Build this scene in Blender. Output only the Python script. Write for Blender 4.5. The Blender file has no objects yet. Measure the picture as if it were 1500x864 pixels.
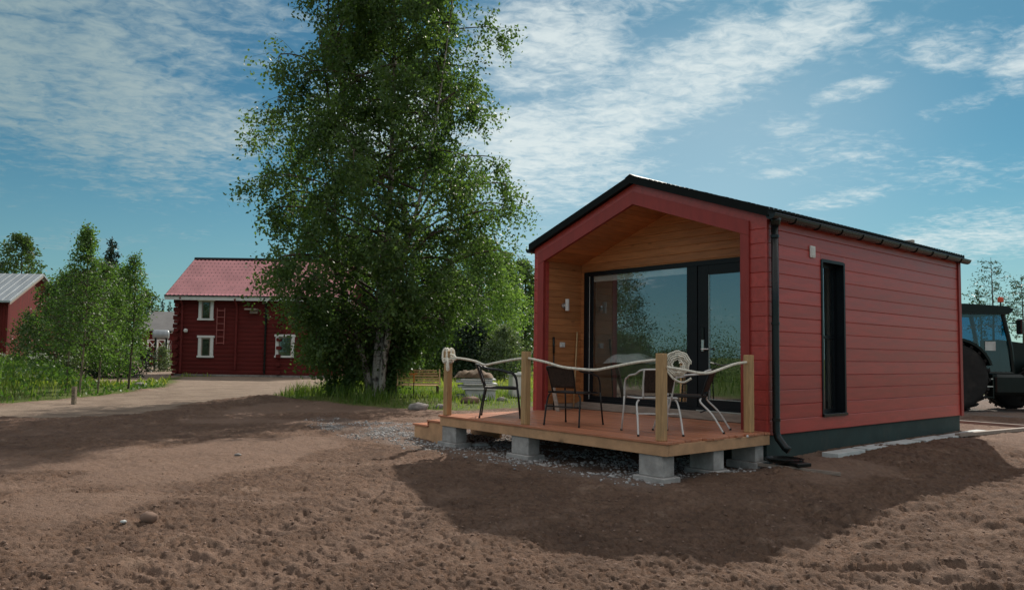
import bpy, math, random
import numpy as np
from mathutils import Matrix, Vector

R = math.radians
rng = np.random.default_rng(7)
random.seed(7)
scene = bpy.context.scene
col = scene.collection

# ------------------------------------------------------------------ camera
EYE = 1.334
YAW = R(49.92)                        # cabin rotation about z is -YAW
F_PX, PITCH, SHIFT, ROLL = 1108.0, R(3.608), 17.4, R(0.8)
cd = bpy.data.cameras.new('camera')
cam = bpy.data.objects.new('camera', cd)
col.objects.link(cam)
cd.sensor_fit = 'HORIZONTAL'
cd.sensor_width = 36.0
cd.lens = 36.0 * F_PX / 1500.0
cd.shift_y = SHIFT / 1500.0
cd.clip_start = 0.05
cd.clip_end = 6000
CAM_ROT = Matrix.Rotation(R(90) + PITCH, 3, 'X') @ Matrix.Rotation(ROLL, 3, 'Z')
cam.matrix_world = Matrix.Translation((0, 0, EYE)) @ CAM_ROT.to_4x4()
scene.camera = cam

# ------------------------------------------------------------------ light
SUN_AZ, SUN_EL = R(22.7), R(36.7)     # azimuth to the right of +Y
SUN_STRENGTH, SKY_STRENGTH, EXPOSURE = 3.5, 0.06, 0.48
scene.view_settings.view_transform = 'Standard'
scene.view_settings.look = 'None'
scene.view_settings.gamma = 1.0
scene.view_settings.exposure = EXPOSURE
sd = bpy.data.lights.new('sun', 'SUN')
sd.energy = SUN_STRENGTH
sd.angle = R(0.55)
sd.color = (1.0, 0.93, 0.82)
sun = bpy.data.objects.new('sun', sd)
col.objects.link(sun)
sdir = Vector((math.sin(SUN_AZ) * math.cos(SUN_EL), math.cos(SUN_AZ) * math.cos(SUN_EL), math.sin(SUN_EL)))
sun.rotation_euler = sdir.to_track_quat('Z', 'Y').to_euler()
sun.location = sdir * 60


class NT:
    """tiny helper to write node trees"""
    def __init__(s, tree):
        s.t = tree
        tree.nodes.clear()

    def n(s, typ, ins=None, **props):
        nd = s.t.nodes.new(typ)
        for k, v in props.items():
            setattr(nd, k, v)
        for k, v in (ins or {}).items():
            sock = nd.inputs[k]
            if isinstance(v, bpy.types.NodeSocket):
                s.t.links.new(v, sock)
            else:
                sock.default_value = v
        return nd

    def m(s, op, a, b=0.0, c=0.0, clamp=False):
        nd = s.t.nodes.new('ShaderNodeMath')
        nd.operation = op
        nd.use_clamp = clamp
        for i, v in enumerate((a, b, c)):
            if isinstance(v, bpy.types.NodeSocket):
                s.t.links.new(v, nd.inputs[i])
            else:
                nd.inputs[i].default_value = v
        return nd.outputs[0]

    def mix(s, fac, a, b, blend='MIX'):
        nd = s.t.nodes.new('ShaderNodeMix')
        nd.data_type = 'RGBA'
        nd.blend_type = blend
        for k, v in ((0, fac), (6, a), (7, b)):
            if isinstance(v, bpy.types.NodeSocket):
                s.t.links.new(v, nd.inputs[k])
            elif k and len(v) == 3:
                nd.inputs[k].default_value = (*v, 1)
            else:
                nd.inputs[k].default_value = v
        return nd.outputs[2]

    def ramp(s, fac, stops):
        nd = s.t.nodes.new('ShaderNodeValToRGB')
        el = nd.color_ramp.elements
        while len(el) < len(stops):
            el.new(0.5)
        for e, (p, c) in zip(el, stops):
            e.position = p
            e.color = (*c, 1) if not isinstance(c, (int, float)) else (c, c, c, 1)
        s.t.links.new(fac, nd.inputs[0])
        return nd.outputs[0]

    def smooth(s, x, lo, hi):
        nd = s.t.nodes.new('ShaderNodeMapRange')
        nd.interpolation_type = 'SMOOTHSTEP'
        s.t.links.new(x, nd.inputs[0])
        nd.inputs[1].default_value = lo
        nd.inputs[2].default_value = hi
        return nd.outputs[0]


# ------------------------------------------------------------------ sky with cirrus
world = bpy.data.worlds.new('World')
scene.world = world
world.use_nodes = True
w = NT(world.node_tree)
tc = w.n('ShaderNodeTexCoord').outputs['Generated']
sky = w.n('ShaderNodeTexSky', sky_type='NISHITA', sun_disc=False, sun_elevation=SUN_EL, sun_rotation=SUN_AZ,
          air_density=1.0, dust_density=0.2, ozone_density=2.2).outputs[0]
xyz = w.n('ShaderNodeSeparateXYZ', {0: tc})
X_, Y_, Z_ = xyz.outputs
hyp = w.m('SQRT', w.m('ADD', w.m('MULTIPLY', X_, X_), w.m('MULTIPLY', Y_, Y_)))
AZ = w.m('ARCTAN2', X_, Y_)                                  # radians, + to the right
EL = w.m('ARCTAN2', Z_, hyp)
# cloud sheet coordinates: the direction met with a flat layer overhead
zz = w.m('MAXIMUM', Z_, 0.02)
px_ = w.m('DIVIDE', X_, w.m('ADD', zz, 0.10))
py_ = w.m('DIVIDE', Y_, w.m('ADD', zz, 0.10))
sheet = w.n('ShaderNodeCombineXYZ', {0: px_, 1: py_, 2: 0.0}).outputs[0]
rotm = w.n('ShaderNodeMapping', {'Vector': sheet, 'Rotation': (0, 0, R(-32)), 'Scale': (1.0, 1.25, 1.0)}).outputs[0]
big = w.n('ShaderNodeTexNoise', {'Vector': rotm, 'Scale': 1.1, 'Detail': 4.0, 'Roughness': 0.55, 'Distortion': 0.6}).outputs[0]
fine = w.n('ShaderNodeTexNoise', {'Vector': rotm, 'Scale': 5.0, 'Detail': 8.0, 'Roughness': 0.62, 'Distortion': 0.3}).outputs[0]
rip = w.n('ShaderNodeTexNoise', {'Vector': rotm, 'Scale': 19.0, 'Detail': 5.0, 'Roughness': 0.6, 'Distortion': 0.6}).outputs[0]


def blob(az, el, ra, re, rot, power=1.0):
    """soft patch of cirrus round a direction (radians)"""
    dx = w.m('SUBTRACT', AZ, az)
    dy = w.m('SUBTRACT', EL, el)
    c, s = math.cos(rot), math.sin(rot)
    a = w.m('DIVIDE', w.m('ADD', w.m('MULTIPLY', dx, c), w.m('MULTIPLY', dy, s)), ra)
    b = w.m('DIVIDE', w.m('ADD', w.m('MULTIPLY', dx, -s), w.m('MULTIPLY', dy, c)), re)
    q = w.m('SQRT', w.m('ADD', w.m('MULTIPLY', a, a), w.m('MULTIPLY', b, b)))
    return w.m('MULTIPLY', w.m('SUBTRACT', 1.0, w.smooth(q, 0.25, 1.0)), power)


def pix_dir(px, py):
    v = CAM_ROT @ Vector(((px - 750) / F_PX, -(py - 432 - SHIFT) / F_PX, -1))
    return math.atan2(v.x, v.y), math.atan2(v.z, math.hypot(v.x, v.y))


patches = [(90, 110, .34, .15, -.30, 1.0), (250, 165, .20, .095, -.25, .95), (60, -110, .45, .16, -.2, .8),
           (800, 225, .22, .115, .10, 1.0), (1000, 120, .28, .085, .34, .95), (1180, 40, .24, .055, .42, .85),
           (800, 60, .20, .12, .2, .85), (1000, -80, .4, .10, .3, .7), (1250, 132, .075, .02, .15, .75), (1385, 80, .075, .03, -.2, .7),
           (1230, 292, .10, .018, .10, .65), (1420, 345, .16, .05, .12, .7), (1400, 158, .07, .018, .2, .55), (1150, 252, .07, .012, .05, .55),
           (560, 160, .16, .12, 0, .9), (290, 345, .07, .012, 0, .3), (1500, 90, .06, .06, .5, .6)]
acc = None
for (bx, by, ra, re, ro, pw) in patches:
    a_, e_ = pix_dir(bx, by)
    b_ = blob(a_, e_, ra, re, ro, pw)
    acc = b_ if acc is None else w.m('MAXIMUM', acc, b_)
# brighter unseen cloud, added as fill light, covers the rest of the sky
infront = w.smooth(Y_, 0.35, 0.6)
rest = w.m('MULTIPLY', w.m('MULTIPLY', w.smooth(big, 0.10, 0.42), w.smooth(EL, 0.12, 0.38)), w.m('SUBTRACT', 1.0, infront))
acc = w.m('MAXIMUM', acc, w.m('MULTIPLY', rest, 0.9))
tex = w.m('ADD', w.m('MULTIPLY', fine, 0.60), w.m('ADD', w.m('MULTIPLY', big, 0.30), w.m('MULTIPLY', rip, 0.50)))
acc = w.m('MAXIMUM', acc, w.m('MULTIPLY', w.smooth(big, 0.40, 0.62), 0.26))
thr = w.m('ADD', w.m('MULTIPLY', acc, 0.78), w.m('MULTIPLY', w.m('SUBTRACT', tex, 0.70), 2.3))
mask = w.m('MULTIPLY', w.smooth(thr, 0.10, 1.10), w.smooth(acc, 0.0, 0.3), clamp=True)
mask = w.m('MULTIPLY', mask, w.smooth(Z_, 0.01, 0.10))
skyc = w.mix(1.0, sky, (0.36, 0.69, 0.69), 'MULTIPLY')
low = w.m('SUBTRACT', 1.0, w.smooth(EL, -0.02, 0.26))
skyc = w.mix(w.m('MULTIPLY', low, 0.50), skyc, w.mix(w.smooth(AZ, -0.7, 0.4), (3.3, 5.1, 5.7), (5.7, 7.2, 7.7)))
CLOUD_COL = w.mix(infront, (14.5, 14.0, 13.2), w.mix(w.smooth(AZ, -0.62, 0.05), (4.0, 5.2, 5.3), (9.4, 10.3, 10.2)))      # first colour: out-of-view cloud, brightened to lift the shade
va, ve = pix_dir(930, 250)
veil = w.m('MULTIPLY', blob(va, ve, .46, .24, .1), 0.36)
skyc = w.mix(veil, skyc, (7.2, 8.9, 9.5))       # thin even cirrus veil
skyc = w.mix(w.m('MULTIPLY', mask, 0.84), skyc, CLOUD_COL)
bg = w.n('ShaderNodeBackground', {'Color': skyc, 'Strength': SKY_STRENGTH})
w.t.links.new(bg.outputs[0], w.n('ShaderNodeOutputWorld').inputs[0])


# ------------------------------------------------------------------ places
def ray(px, py):
    return CAM_ROT @ Vector(((px - 750) / F_PX, -(py - 432 - SHIFT) / F_PX, -1))


def at(px, py, z=0.0):
    """world point where the sight line of a photograph pixel meets the height z"""
    v = ray(px, py)
    k = (z - EYE) / v.z
    return Vector((v.x * k, v.y * k, z))


def at_depth(px, py, d):
    v = ray(px, py)
    k = d / v.y
    return Vector((v.x * k, d, EYE + v.z * k))


CORNER = Vector((3.209, 9.485, 0))
AX = Vector((math.cos(YAW), -math.sin(YAW), 0))     # along the front, to the right
AY = Vector((math.sin(YAW), math.cos(YAW), 0))      # from the front to the back


def loc2w(x, y, z=0.0):
    return CORNER + AX * x + AY * y + Vector((0, 0, z))


def w2loc(p):
    d = Vector((p[0], p[1], 0)) - CORNER
    return d.dot(AX), d.dot(AY)


DECK = 0.42


def sstep(x, a, b):
    t = np.clip((x - a) / (b - a), 0, 1)
    return t * t * (3 - 2 * t)


def gz(X, Y):
    """broad relief of the ground"""
    X = np.asarray(X, float)
    Y = np.asarray(Y, float)
    z = -0.16 * (1 - sstep(np.hypot(X, Y), 3.0, 9.0))
    lx = (X - CORNER.x) * AX.x + (Y - CORNER.y) * AX.y
    ly = (X - CORNER.x) * AY.x + (Y - CORNER.y) * AY.y
    z = z + 0.10 * sstep(ly, -0.8, 1.0) * (1 - sstep(ly, 7.0, 9.0)) * (1 - sstep(lx, 0.5, 1.8)) * sstep(lx, -7.0, -5.2)
    z = z + 0.15 * np.exp(-((X + 3.8) ** 2 / 14 + (Y - 21.2) ** 2 / 7))
    return z


def gzf(x, y):
    return float(gz(x, y))


# ------------------------------------------------------------------ objects
def tag(o, label=None, cat=None, group=None, kind=None):
    if label:
        o['label'] = label
    if cat:
        o['category'] = cat
    if group:
        o['group'] = group
    if kind:
        o['kind'] = kind
    return o


def empty(name, loc=(0, 0, 0), rz=0.0, label=None, cat=None, group=None):
    o = bpy.data.objects.new(name, None)
    o.empty_display_size = 0.2
    col.objects.link(o)
    o.location = loc
    o.rotation_euler = (0, 0, rz)
    return tag(o, label, cat, group)


def link_mesh(name, me, m, parent=None):
    o = bpy.data.objects.new(name, me)
    col.objects.link(o)
    if m is not None and not me.materials:
        me.materials.append(m)
    if parent is not None:
        o.parent = parent
    return o


def np_mesh(name, V, Fq, smooth=False):
    """mesh from numpy arrays: V (n,3), Fq (m,k) with k fixed"""
    V = np.asarray(V, np.float32)
    Fq = np.asarray(Fq, np.int32)
    me = bpy.data.meshes.new(name)
    me.vertices.add(len(V))
    me.vertices.foreach_set('co', V.ravel())
    m, k = Fq.shape
    me.loops.add(m * k)
    me.loops.foreach_set('vertex_index', Fq.ravel())
    me.polygons.add(m)
    me.polygons.foreach_set('loop_start', np.arange(0, m * k, k, dtype=np.int32))
    if smooth:
        me.polygons.foreach_set('use_smooth', np.ones(m, bool))
    me.update(calc_edges=True)
    return me


class MB:
    """collects solids; build() links them as one mesh object"""
    def __init__(s):
        s.v, s.f = [], []

    def add(s, vs, fs):
        n = len(s.v)
        s.v += [tuple(p) for p in vs]
        s.f += [tuple(i + n for i in f) for f in fs]
        return s

    def box(s, x0, x1, y0, y1, z0, z1, b=0.0):
        if b <= 0:
            vs = [(x, y, z) for z in (z0, z1) for y in (y0, y1) for x in (x0, x1)]
            return s.add(vs, [(0, 2, 3, 1), (4, 5, 7, 6), (0, 1, 5, 4), (2, 6, 7, 3), (0, 4, 6, 2), (1, 3, 7, 5)])
        vs = []
        for (z, i) in ((z0, b), (z0 + b, 0), (z1 - b, 0), (z1, b)):
            xa, xb, ya, yb = x0 + i, x1 - i, y0 + i, y1 - i
            k = b if i == 0 else b * 0.6
            vs += [(xa + k, ya, z), (xb - k, ya, z), (xb, ya + k, z), (xb, yb - k, z),
                   (xb - k, yb, z), (xa + k, yb, z), (xa, yb - k, z), (xa, ya + k, z)]
        fs = [tuple(range(7, -1, -1)), tuple(range(24, 32))]
        for r in range(3):
            for j in range(8):
                fs.append((r * 8 + j, r * 8 + (j + 1) % 8, r * 8 + 8 + (j + 1) % 8, r * 8 + 8 + j))
        return s.add(vs, fs)

    def prism(s, prof, axis, a0, a1):
        """polygon prof (2-D) extruded along 'x','y' or 'z'; prof in the other two axes in order"""
        n = len(prof)

        def mk(p, a):
            return {'x': (a, p[0], p[1]), 'y': (p[0], a, p[1]), 'z': (p[0], p[1], a)}[axis]
        vs = [mk(p, a0) for p in prof] + [mk(p, a1) for p in prof]
        fs = [tuple(range(n)), tuple(range(2 * n - 1, n - 1, -1))]
        fs += [(i + n, (i + 1) % n + n, (i + 1) % n, i) for i in range(n)]
        return s.add(vs, fs)

    def tube(s, pts, r, n=8, closed=False, caps=True):
        pts = [Vector(p) for p in pts]
        rs = r if isinstance(r, (list, tuple)) else [r] * len(pts)
        k = len(pts)
        vs, fs = [], []
        up = None
        for i, p in enumerate(pts):
            if closed:
                t = pts[(i + 1) % k] - pts[i - 1]
            else:
                t = pts[min(i + 1, k - 1)] - pts[max(i - 1, 0)]
            t.normalize()
            if up is None:
                up = Vector((0, 0, 1)) if abs(t.z) < 0.9 else Vector((1, 0, 0))
            a = t.cross(up)
            if a.length < 1e-4:
                a = t.cross(Vector((0.3, 1, 0.2)))
            a.normalize()
            b = a.cross(t)
            b.normalize()
            up = b
            for j in range(n):
                th = 2 * math.pi * j / n
                vs.append(p + (a * math.cos(th) + b * math.sin(th)) * rs[i])
        for i in range(k if closed else k - 1):
            for j in range(n):
                i2 = (i + 1) % k
                fs.append((i * n + j, i * n + (j + 1) % n, i2 * n + (j + 1) % n, i2 * n + j))
        if caps and not closed:
            fs.append(tuple(range(n - 1, -1, -1)))
            fs.append(tuple((k - 1) * n + j for j in range(n)))
        return s.add(vs, fs)

    def lathe(s, c, prof, n=20, axis='z'):
        """prof: (radius, along) pairs"""
        vs, fs = [], []
        for (r, h) in prof:
            for j in range(n):
                a = 2 * math.pi * j / n
                x, y = r * math.cos(a), r * math.sin(a)
                p = {'z': (x, y, h), 'x': (h, x, y), 'y': (y, h, x)}[axis]
                vs.append((c[0] + p[0], c[1] + p[1], c[2] + p[2]))
        for i in range(len(prof) - 1):
            for j in range(n):
                fs.append((i * n + j, i * n + (j + 1) % n, (i + 1) * n + (j + 1) % n, (i + 1) * n + j))
        fs.append(tuple(range(n - 1, -1, -1)))
        fs.append(tuple((len(prof) - 1) * n + j for j in range(n)))
        return s.add(vs, fs)

    def mesh(s, name, smooth=False):
        me = bpy.data.meshes.new(name)
        me.from_pydata(s.v, [], s.f)
        if smooth:
            me.polygons.foreach_set('use_smooth', np.ones(len(me.polygons), bool))
        me.update()
        return me

    def build(s, name, m, parent=None, smooth=False, label=None, cat=None, group=None, kind=None):
        o = link_mesh(name, s.mesh(name, smooth), m, parent)
        return tag(o, label, cat, group, kind)


def catmull(pts, sub=6):
    pts = [Vector(p) for p in pts]
    out = []
    for i in range(len(pts) - 1):
        p0, p1, p2, p3 = pts[max(i - 1, 0)], pts[i], pts[i + 1], pts[min(i + 2, len(pts) - 1)]
        for j in range(sub):
            t = j / sub
            out.append(0.5 * ((2 * p1) + (p2 - p0) * t + (2 * p0 - 5 * p1 + 4 * p2 - p3) * t * t + (3 * p1 - p0 - 3 * p2 + p3) * t ** 3))
    out.append(pts[-1])
    return out


def copy_tree(o, parent=None):
    c = o.copy()
    col.objects.link(c)
    if parent is not None:
        c.parent = parent
    for ch in list(o.children):
        copy_tree(ch, c)
    return c


# ------------------------------------------------------------------ materials
def mat(name, c, rough=0.6, var=0.15, scale=6.0, stretch=(1, 1, 1), bump=0.0, bscale=None, rnd=0.0, metal=0.0,
        spec=0.4, c2=None, knots=0.0, dirt=0.0, dirtc=(0.12, 0.09, 0.07), bdist=0.01):
    m = bpy.data.materials.new(name)
    m.use_nodes = True
    t = NT(m.node_tree)
    oi = t.n('ShaderNodeObjectInfo')
    co = t.n('ShaderNodeTexCoord').outputs['Object']
    off = t.n('ShaderNodeCombineXYZ', {0: t.m('MULTIPLY', oi.outputs['Random'], 31.0), 1: t.m('MULTIPLY', oi.outputs['Random'], 57.0), 2: 0.0}).outputs[0]
    v = t.n('ShaderNodeVectorMath', {0: co, 1: off}, operation='ADD').outputs[0]
    mp = t.n('ShaderNodeMapping', {'Vector': v, 'Scale': stretch}).outputs[0]
    nz = t.n('ShaderNodeTexNoise', {'Vector': mp, 'Scale': scale, 'Detail': 6.0, 'Roughness': 0.6}).outputs[0]
    f = t.smooth(nz, 0.3, 0.7)
    lo = tuple(x * (1 - var) for x in c)
    hi = tuple(min(1, x * (1 + var)) for x in c) if c2 is None else c2
    cc = t.mix(f, lo, hi)
    if knots > 0:
        ks = t.n('ShaderNodeMapping', {'Vector': v, 'Scale': tuple(min(1.0, max(.45, x * .3)) for x in stretch)}).outputs[0]
        kv = t.n('ShaderNodeTexVoronoi', {'Vector': ks, 'Scale': 4.2, 'Randomness': 1.0}).outputs['Distance']
        km = t.m('SUBTRACT', 1.0, t.smooth(kv, 0.05, 0.13))
        cc = t.mix(t.m('MULTIPLY', km, knots), cc, tuple(x * .35 for x in c))
    if dirt > 0:
        dn = t.n('ShaderNodeTexNoise', {'Vector': v, 'Scale': 2.3, 'Detail': 8.0, 'Roughness': 0.7}).outputs[0]
        cc = t.mix(t.m('MULTIPLY', t.smooth(dn, 0.5, 0.75), dirt), cc, dirtc)
    if rnd > 0:
        k = t.m('ADD', 1 - rnd, t.m('MULTIPLY', oi.outputs['Random'], 2 * rnd))
        cc = t.mix(1.0, cc, t.n('ShaderNodeCombineColor', {0: k, 1: k, 2: k}).outputs[0], 'MULTIPLY')
    rr = t.m('ADD', rough - 0.08, t.m('MULTIPLY', nz, 0.16))
    b = t.n('ShaderNodeBsdfPrincipled', {'Base Color': cc, 'Roughness': rr, 'Metallic': metal, 'Specular IOR Level': spec})
    if bump > 0:
        bn = t.n('ShaderNodeTexNoise', {'Vector': mp, 'Scale': bscale or scale * 4, 'Detail': 6.0}).outputs[0]
        bp = t.n('ShaderNodeBump', {'Height': bn, 'Strength': bump, 'Distance': bdist})
        t.t.links.new(bp.outputs[0], b.inputs['Normal'])
    t.t.links.new(b.outputs[0], t.n('ShaderNodeOutputMaterial').inputs[0])
    return m


def leaf_mat(name, c1, c2, trans=0.45, c3=None, rough=0.5):
    m = bpy.data.materials.new(name)
    m.use_nodes = True
    t = NT(m.node_tree)
    g = t.n('ShaderNodeNewGeometry')
    ri = g.outputs['Random Per Island']
    cc = t.mix(ri, c1, c2)
    nz = t.n('ShaderNodeTexNoise', {'Vector': g.outputs['Position'], 'Scale': 0.9, 'Detail': 2.0}).outputs[0]
    cc = t.mix(t.m('MULTIPLY', t.smooth(nz, 0.45, 0.7), 0.6), cc, c3 or tuple(x * 1.5 for x in c2))
    d = t.n('ShaderNodeBsdfPrincipled', {'Base Color': cc, 'Roughness': rough, 'Specular IOR Level': 0.35})
    tl = t.n('ShaderNodeBsdfTranslucent', {'Color': t.mix(1.0, cc, (1.5, 1.6, 0.7), 'MULTIPLY')})
    mx = t.n('ShaderNodeMixShader', {0: trans, 1: d.outputs[0], 2: tl.outputs[0]})
    t.t.links.new(mx.outputs[0], t.n('ShaderNodeOutputMaterial').inputs[0])
    return m


def glass_mat(name, refl=0.5, tint=(0.8, 0.9, 0.9)):
    m = bpy.data.materials.new(name)
    m.use_nodes = True
    t = NT(m.node_tree)
    fr = t.n('ShaderNodeFresnel', {'IOR': 1.6}).outputs[0]
    fac = t.m('ADD', t.m('MULTIPLY', fr, 1.0), refl, clamp=True)
    tr = t.n('ShaderNodeBsdfTransparent', {'Color': (*tint, 1)})
    out_ = t.n('ShaderNodeNewGeometry').outputs['Backfacing']      # the coating is on the outer face
    fac = t.m('MULTIPLY', fac, t.m('SUBTRACT', 1.0, out_))
    gl = t.n('ShaderNodeBsdfGlossy', {'Color': (0.82, 0.92, 1.0, 1), 'Roughness': 0.0})
    mx = t.n('ShaderNodeMixShader', {0: fac, 1: tr.outputs[0], 2: gl.outputs[0]})
    t.t.links.new(mx.outputs[0], t.n('ShaderNodeOutputMaterial').inputs[0])
    return m


M = {}
M['siding'] = mat('red_siding_paint', (0.38, 0.046, 0.037), 0.36, 0.14, 3.0, (6, 0.6, 6), 0.18, 30, rnd=0.11, spec=0.62, dirt=0.12, dirtc=(0.26, 0.075, 0.06))
M['trim'] = mat('red_trim_paint', (0.26, 0.032, 0.027), 0.5, 0.10, 3.0, (4, 4, 1), 0.15, 30, rnd=0.04)
M['cladding'] = mat('stained_wood_cladding', (0.45, 0.185, 0.070), 0.5, 0.16, 4.0, (0.7, 0.7, 7), 0.2, 26, rnd=0.12, knots=0.5)
M['plinth'] = mat('dark_plinth', (0.024, 0.045, 0.043), 0.75, 0.2, 3.0, bump=0.2, dirt=0.25)
M['black_frame'] = mat('black_frame_paint', (0.006, 0.008, 0.011), 0.4, 0.1, 5, spec=0.25)
M['black_metal'] = mat('black_coated_metal', (0.006, 0.008, 0.008), 0.28, 0.15, 5, spec=0.4)
M['roof_black'] = mat('black_roof', (0.005, 0.007, 0.007), 0.6, 0.25, 9, bump=0.2, spec=0.12)
M['deck'] = mat('stained_deck_board', (0.46, 0.180, 0.098), 0.42, 0.16, 4.0, (0.5, 9, 9), 0.25, 16, rnd=0.16, knots=0.4, dirt=0.38, dirtc=(0.34, 0.235, 0.175))
M['timber'] = mat('pressure_treated_timber', (0.52, 0.30, 0.165), 0.65, 0.16, 4.0, (1.2, 1.2, 1.2), 0.2, 22, rnd=0.10, knots=0.75, dirt=0.3, dirtc=(0.22, 0.15, 0.09))
M['post'] = mat('post_timber', (0.42, 0.26, 0.125), 0.65, 0.2, 4.0, (8, 8, 0.8), 0.25, 16, rnd=0.08, knots=0.8, dirt=0.25, dirtc=(0.20, 0.13, 0.07))
M['concrete'] = mat('concrete_block', (0.37, 0.35, 0.335), 0.9, 0.22, 7, bump=0.5, bscale=60, dirt=0.65, dirtc=(0.11, 0.10, 0.095))
M['rope'] = mat('pale_rope', (0.74, 0.69, 0.59), 0.85, 0.2, 30, bump=0.6, bscale=90)
M['chair_black'] = mat('black_chair_tube', (0.010, 0.010, 0.011), 0.4, 0.1, 5)
M['chair_white'] = mat('white_chair_tube', (0.62, 0.60, 0.58), 0.4, 0.06, 9, dirt=0.12)
M['wicker'] = mat('brown_wicker', (0.040, 0.024, 0.018), 0.6, 0.5, 50, (1, 1, 1), 0.8, 120)
M['white'] = mat('white_paint', (0.72, 0.72, 0.70), 0.55, 0.06, 5, dirt=0.08)
M['steel'] = mat('brushed_steel', (0.6, 0.6, 0.6), 0.3, 0.05, 20, metal=0.9)
M['foam'] = mat('grey_white_insulation_board', (0.52, 0.54, 0.53), 0.85, 0.12, 5, dirt=0.5, dirtc=(0.16, 0.12, 0.09))
M['grey_wood'] = mat('weathered_wood', (0.30, 0.24, 0.20), 0.8, 0.2, 5, (1, 8, 8), 0.2, rnd=0.1)
M['falu'] = mat('falu_red_logs', (0.115, 0.013, 0.011), 0.9, 0.16, 2.2, (0.6, 1, 5), 0.3, 20, bdist=0.02)
M['falu_trim'] = mat('falu_red_boards', (0.14, 0.016, 0.014), 0.8, 0.2, 4)
M['tiles'] = mat('red_metal_tiles', (0.72, 0.30, 0.31), 0.34, 0.14, 1.2, bump=0.1, spec=0.6)
M['barn_red'] = mat('barn_red', (0.125, 0.012, 0.010), 0.9, 0.2, 2.0, (4, 4, 0.4), 0.2)
M['tin'] = mat('grey_tin_roof', (0.34, 0.37, 0.39), 0.45, 0.14, 0.8, (4, 1, 1), metal=0.2)
M['felt'] = mat('grey_felt_roof', (0.20, 0.19, 0.185), 0.85, 0.12, 1.0)
M['pane_dark'] = glass_mat('window_glass', 0.10, (0.5, 0.55, 0.55))
M['glass'] = glass_mat('coated_glass', 0.24, (0.92, 0.94, 0.93))
M['room'] = mat('room_plaster', (0.46, 0.41, 0.36), 0.8, 0.05, 3)
M['room_floor'] = mat('room_floor', (0.22, 0.15, 0.10), 0.5, 0.1, 3)
M['linen'] = mat('white_linen', (0.82, 0.84, 0.86), 0.9, 0.05, 8, bump=0.4, bscale=12, bdist=0.03)
M['olive'] = mat('olive_fabric', (0.09, 0.085, 0.065), 0.9, 0.1, 8)
M['rubber'] = mat('black_rubber', (0.014, 0.014, 0.014), 0.85, 0.3, 8, dirt=0.35, dirtc=(0.07, 0.06, 0.05))
M['tractor'] = mat('dark_green_black_paint', (0.005, 0.011, 0.010), 0.35, 0.15, 3, spec=0.3, dirt=0.2, dirtc=(0.05, 0.045, 0.04))
M['tractor_glass'] = glass_mat('tinted_cab_glass', 0.03, (0.34, 0.58, 0.70))
M['beacon'] = mat('red_orange_beacon', (0.62, 0.09, 0.03), 0.3, 0.1, 5)
M['orange'] = mat('orange_plastic', (0.55, 0.17, 0.02), 0.5, 0.1, 5)
M['tan'] = mat('tan_wood_slats', (0.60, 0.39, 0.20), 0.6, 0.15, 4, (1, 8, 8), rnd=0.08)
M['tarp'] = mat('brown_canvas', (0.16, 0.105, 0.065), 0.9, 0.3, 6, bump=0.5)
M['rock'] = mat('grey_stone', (0.24, 0.22, 0.205), 0.9, 0.3, 6, bump=0.5)


def bark_mat(name, pale, dark, thr=0.5, sc=(5, 5, 1.6)):
    m = bpy.data.materials.new(name)
    m.use_nodes = True
    t = NT(m.node_tree)
    co = t.n('ShaderNodeTexCoord').outputs['Object']
    mp = t.n('ShaderNodeMapping', {'Vector': co, 'Scale': sc}).outputs[0]
    a = t.n('ShaderNodeTexNoise', {'Vector': mp, 'Scale': 2.2, 'Detail': 7.0, 'Roughness': 0.7}).outputs[0]
    hz = t.n('ShaderNodeMapping', {'Vector': co, 'Scale': (3, 3, 26)}).outputs[0]
    b = t.n('ShaderNodeTexNoise', {'Vector': hz, 'Scale': 1.4, 'Detail': 3.0}).outputs[0]
    f = t.m('MAXIMUM', t.smooth(a, thr - .06, thr + .06), t.m('MULTIPLY', t.smooth(b, 0.58, 0.66), 0.8))
    cc = t.mix(f, pale, dark)
    p = t.n('ShaderNodeBsdfPrincipled', {'Base Color': cc, 'Roughness': 0.85})
    bp = t.n('ShaderNodeBump', {'Height': a, 'Strength': 0.7, 'Distance': 0.03})
    t.t.links.new(bp.outputs[0], p.inputs['Normal'])
    t.t.links.new(p.outputs[0], t.n('ShaderNodeOutputMaterial').inputs[0])
    return m


M['birch_bark'] = bark_mat('birch_bark', (0.40, 0.37, 0.33), (0.045, 0.035, 0.03), 0.52)
M['dark_bark'] = bark_mat('dark_bark', (0.12, 0.085, 0.06), (0.04, 0.03, 0.024), 0.5)
M['sapling_bark'] = bark_mat('sapling_bark', (0.20, 0.16, 0.11), (0.07, 0.055, 0.04), 0.55)
M['birch_leaf'] = leaf_mat('birch_leaf', (0.047, 0.092, 0.032), (0.090, 0.150, 0.050), 0.47, (0.112, 0.17, 0.057))
M['young_leaf'] = leaf_mat('young_leaf', (0.055, 0.112, 0.034), (0.098, 0.17, 0.048), 0.44)
M['far_leaf'] = leaf_mat('far_leaf', (0.040, 0.075, 0.026), (0.075, 0.120, 0.040), 0.40)
M['pale_leaf'] = leaf_mat('willow_leaf', (0.085, 0.125, 0.070), (0.13, 0.17, 0.095), 0.35)
M['needle'] = leaf_mat('dark_needles', (0.012, 0.030, 0.014), (0.022, 0.045, 0.020), 0.12)
M['pine_needle'] = leaf_mat('pine_needles', (0.035, 0.065, 0.045), (0.055, 0.090, 0.060), 0.2)
M['mid_leaf'] = leaf_mat('mid_green_leaf', (0.10, 0.175, 0.055), (0.165, 0.25, 0.08), 0.45)
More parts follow.
